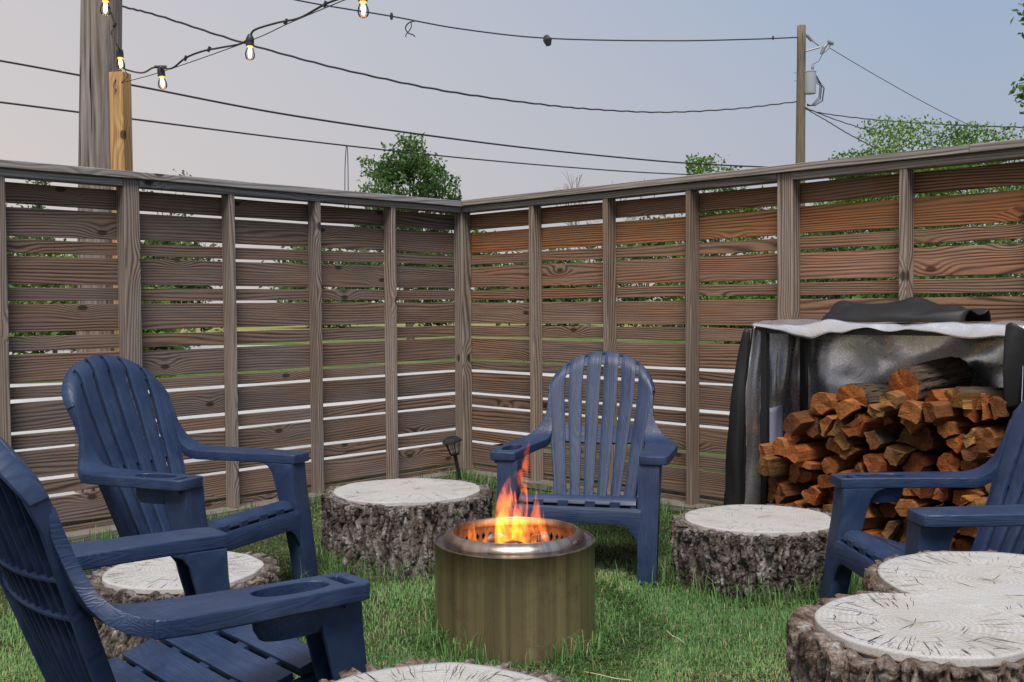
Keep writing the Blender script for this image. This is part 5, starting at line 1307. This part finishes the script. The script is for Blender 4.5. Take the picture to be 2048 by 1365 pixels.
# ------------------------------------------------------------------ lawn
rs = np.random.default_rng(55)
def clear_of(x, y, pad=0.0):
    ok = np.hypot(x - PX, y - PY) > PR + 0.004 + pad
    for (sx, sy, rot, fn, fl_) in STUMPS:
        a = np.arctan2(y - sy, x - sx) - rot; ok &= np.hypot(x - sx, y - sy) > fn(a) + max(0, fl_ * 0.6) - 0.016 + pad
    return ok
def lawn(n, hmin, hmax, wmin, wmax, tone_mu, sd):
    rs = np.random.default_rng(sd)
    u = rs.random(n * 3); y = 1.9 + (7.6 - 1.9) * u ** 1.35; x = rs.uniform(-0.56, 0.56, n * 3) * (y + 0.55)
    ok = inside_yard(x, y, 0.03) & clear_of(x, y)
    dens = 0.62 + 0.9 * fbm(np.stack([x * 1.9, y * 1.9], -1), 3); bare = fbm(np.stack([x * 0.9 + 40, y * 0.9], -1), 2)
    dead = np.exp(-((x - 0.98) ** 2 / 0.10 + (y - 3.05) ** 2 / 0.05)) + 0.75 * np.exp(-((x - 0.46) ** 2 / 0.05 + (y - 4.95) ** 2 / 0.12)) + 0.6 * np.exp(-((x + 1.62) ** 2 / 0.03 + (y - 3.0) ** 2 / 0.06))
    ok &= rs.random(n * 3) < np.clip(dens + 0.25 - 0.5 * dead, 0.16, 1)
    x, y, dead = x[ok][:n], y[ok][:n], dead[ok][:n]; n = len(x)
    H = rs.uniform(hmin, hmax, n) * (0.8 + 0.5 * np.clip(fbm(np.stack([x * 2.6 + 9, y * 2.6], -1), 3) + 0.4, 0, 1)) * (1 - 0.35 * np.clip(dead, 0, 1))
    z = np.zeros(n) - 0.002; lean = np.abs(rs.normal(1.05, 0.45, n)).clip(0.05, 1.7)
    az = fbm(np.stack([x * 1.3, y * 1.3 + 70], -1), 2) * 7 + rs.normal(0, 1.1, n)
    V, F = blades(np.stack([x, y, z], -1), H, rs.uniform(wmin, wmax, n), lean, rs, az)
    tone = 0.44 + 0.34 * fbm(np.stack([x * 1.5 + 3, y * 1.5], -1), 3) + rs.normal(0, 0.11, n) + 0.42 * np.clip(dead, 0, 1) * rs.random(n)
    st = rs.random(n) < 0.06; tone[st] = rs.uniform(0.8, 1.0, st.sum()); tone = np.clip(tone + tone_mu, 0, 1)
    return V, F, np.repeat(tone, 3)
V, F, T = lawn(260000, 0.010, 0.031, 0.0020, 0.0042, 0.0, 61)
o = fast_mesh('lawn_grass', V, F, M_GRASS, attrs={'tone': ('FACE', T)}); o['kind'] = 'stuff'; o['label'] = 'short green lawn grass with dry patches covering the yard'; o['category'] = 'grass'
# longer tufts that the mower missed, round the stumps, the pit and the fence foot
P = []
for (sx, sy, rot, fn, fl_) in STUMPS:
    m = 2300; a = rs.uniform(0, 2 * math.pi, m); r = fn(a - rot) + max(0, fl_ * 0.75) + np.abs(rs.normal(0.0, 0.05, m)) - 0.004; P.append(np.stack([sx + r * np.cos(a), sy + r * np.sin(a)], -1))
m = 1500; a = rs.uniform(0, 2 * math.pi, m); r = PR + 0.006 + np.abs(rs.normal(0, 0.035, m)); P.append(np.stack([PX + r * np.cos(a), PY + r * np.sin(a)], -1))
m = 2500; q = rs.uniform(0.1, 4.5, m); d = 0.14 + np.abs(rs.normal(0, 0.08, m)); P.append(np.stack([CN.x - EL.x * q - NL.x * d, CN.y - EL.y * q - NL.y * d], -1)); P.append(np.stack([CN.x + ER.x * q - NR.x * d, CN.y + ER.y * q - NR.y * d], -1))
cl = rs.uniform([-2.2, 2.6], [2.2, 6.0], (90, 2)); P.append(np.repeat(cl, 16, 0) + rs.normal(0, 0.035, (90 * 16, 2)))
P = np.concatenate(P); keep = inside_yard(P[:, 0], P[:, 1], 0.12) & clear_of(P[:, 0], P[:, 1], -0.002)
tuftn = fbm(P * 4.5, 2); keep &= rs.random(len(P)) < np.clip(0.55 + 1.1 * tuftn, 0.08, 1); P = P[keep]; n = len(P)
H = rs.uniform(0.05, 0.13, n) * (0.7 + 0.6 * rs.random(n)); V, F = blades(np.column_stack([P, np.full(n, -0.002)]), H, rs.uniform(0.0022, 0.0048, n), np.abs(rs.normal(0.5, 0.35, n)).clip(0.05, 1.4), rs)
tone = np.clip(0.42 + 0.14 * rs.normal(size=n), 0, 0.72); st = rs.random(n) < 0.05; tone[st] = rs.uniform(0.8, 1, st.sum())
o = fast_mesh('tall_grass', V, F, M_GRASS, attrs={'tone': ('FACE', np.repeat(tone, 3))}); o['kind'] = 'stuff'; o['label'] = 'longer unmown grass tufts round the stumps and fence foot'; o['category'] = 'grass'
# dry stalks lying on the lawn
def straw(label, pts, r=0.0016):
    mb = MB(); mb.tube(spline([at_z(x, y, 0.03 + 0.012 * (i % 2)) for i, (x, y) in enumerate(pts)], 5), r, 5); o = mb.build('dry_stalk', mat_flat('straw', (0.55, 0.47, 0.32), 0.8)); tag(o, label, 'stalk', 'dry stalks on the lawn')
straw('long dry grass stalk lying on the lawn beside the fire pit', [(1170, 1344), (1200, 1350), (1230, 1357), (1262, 1361)])
straw('short bent dry grass stalk on the lawn between the pit and the double stump', [(1334, 1262), (1345, 1272), (1357, 1278), (1368, 1286)])
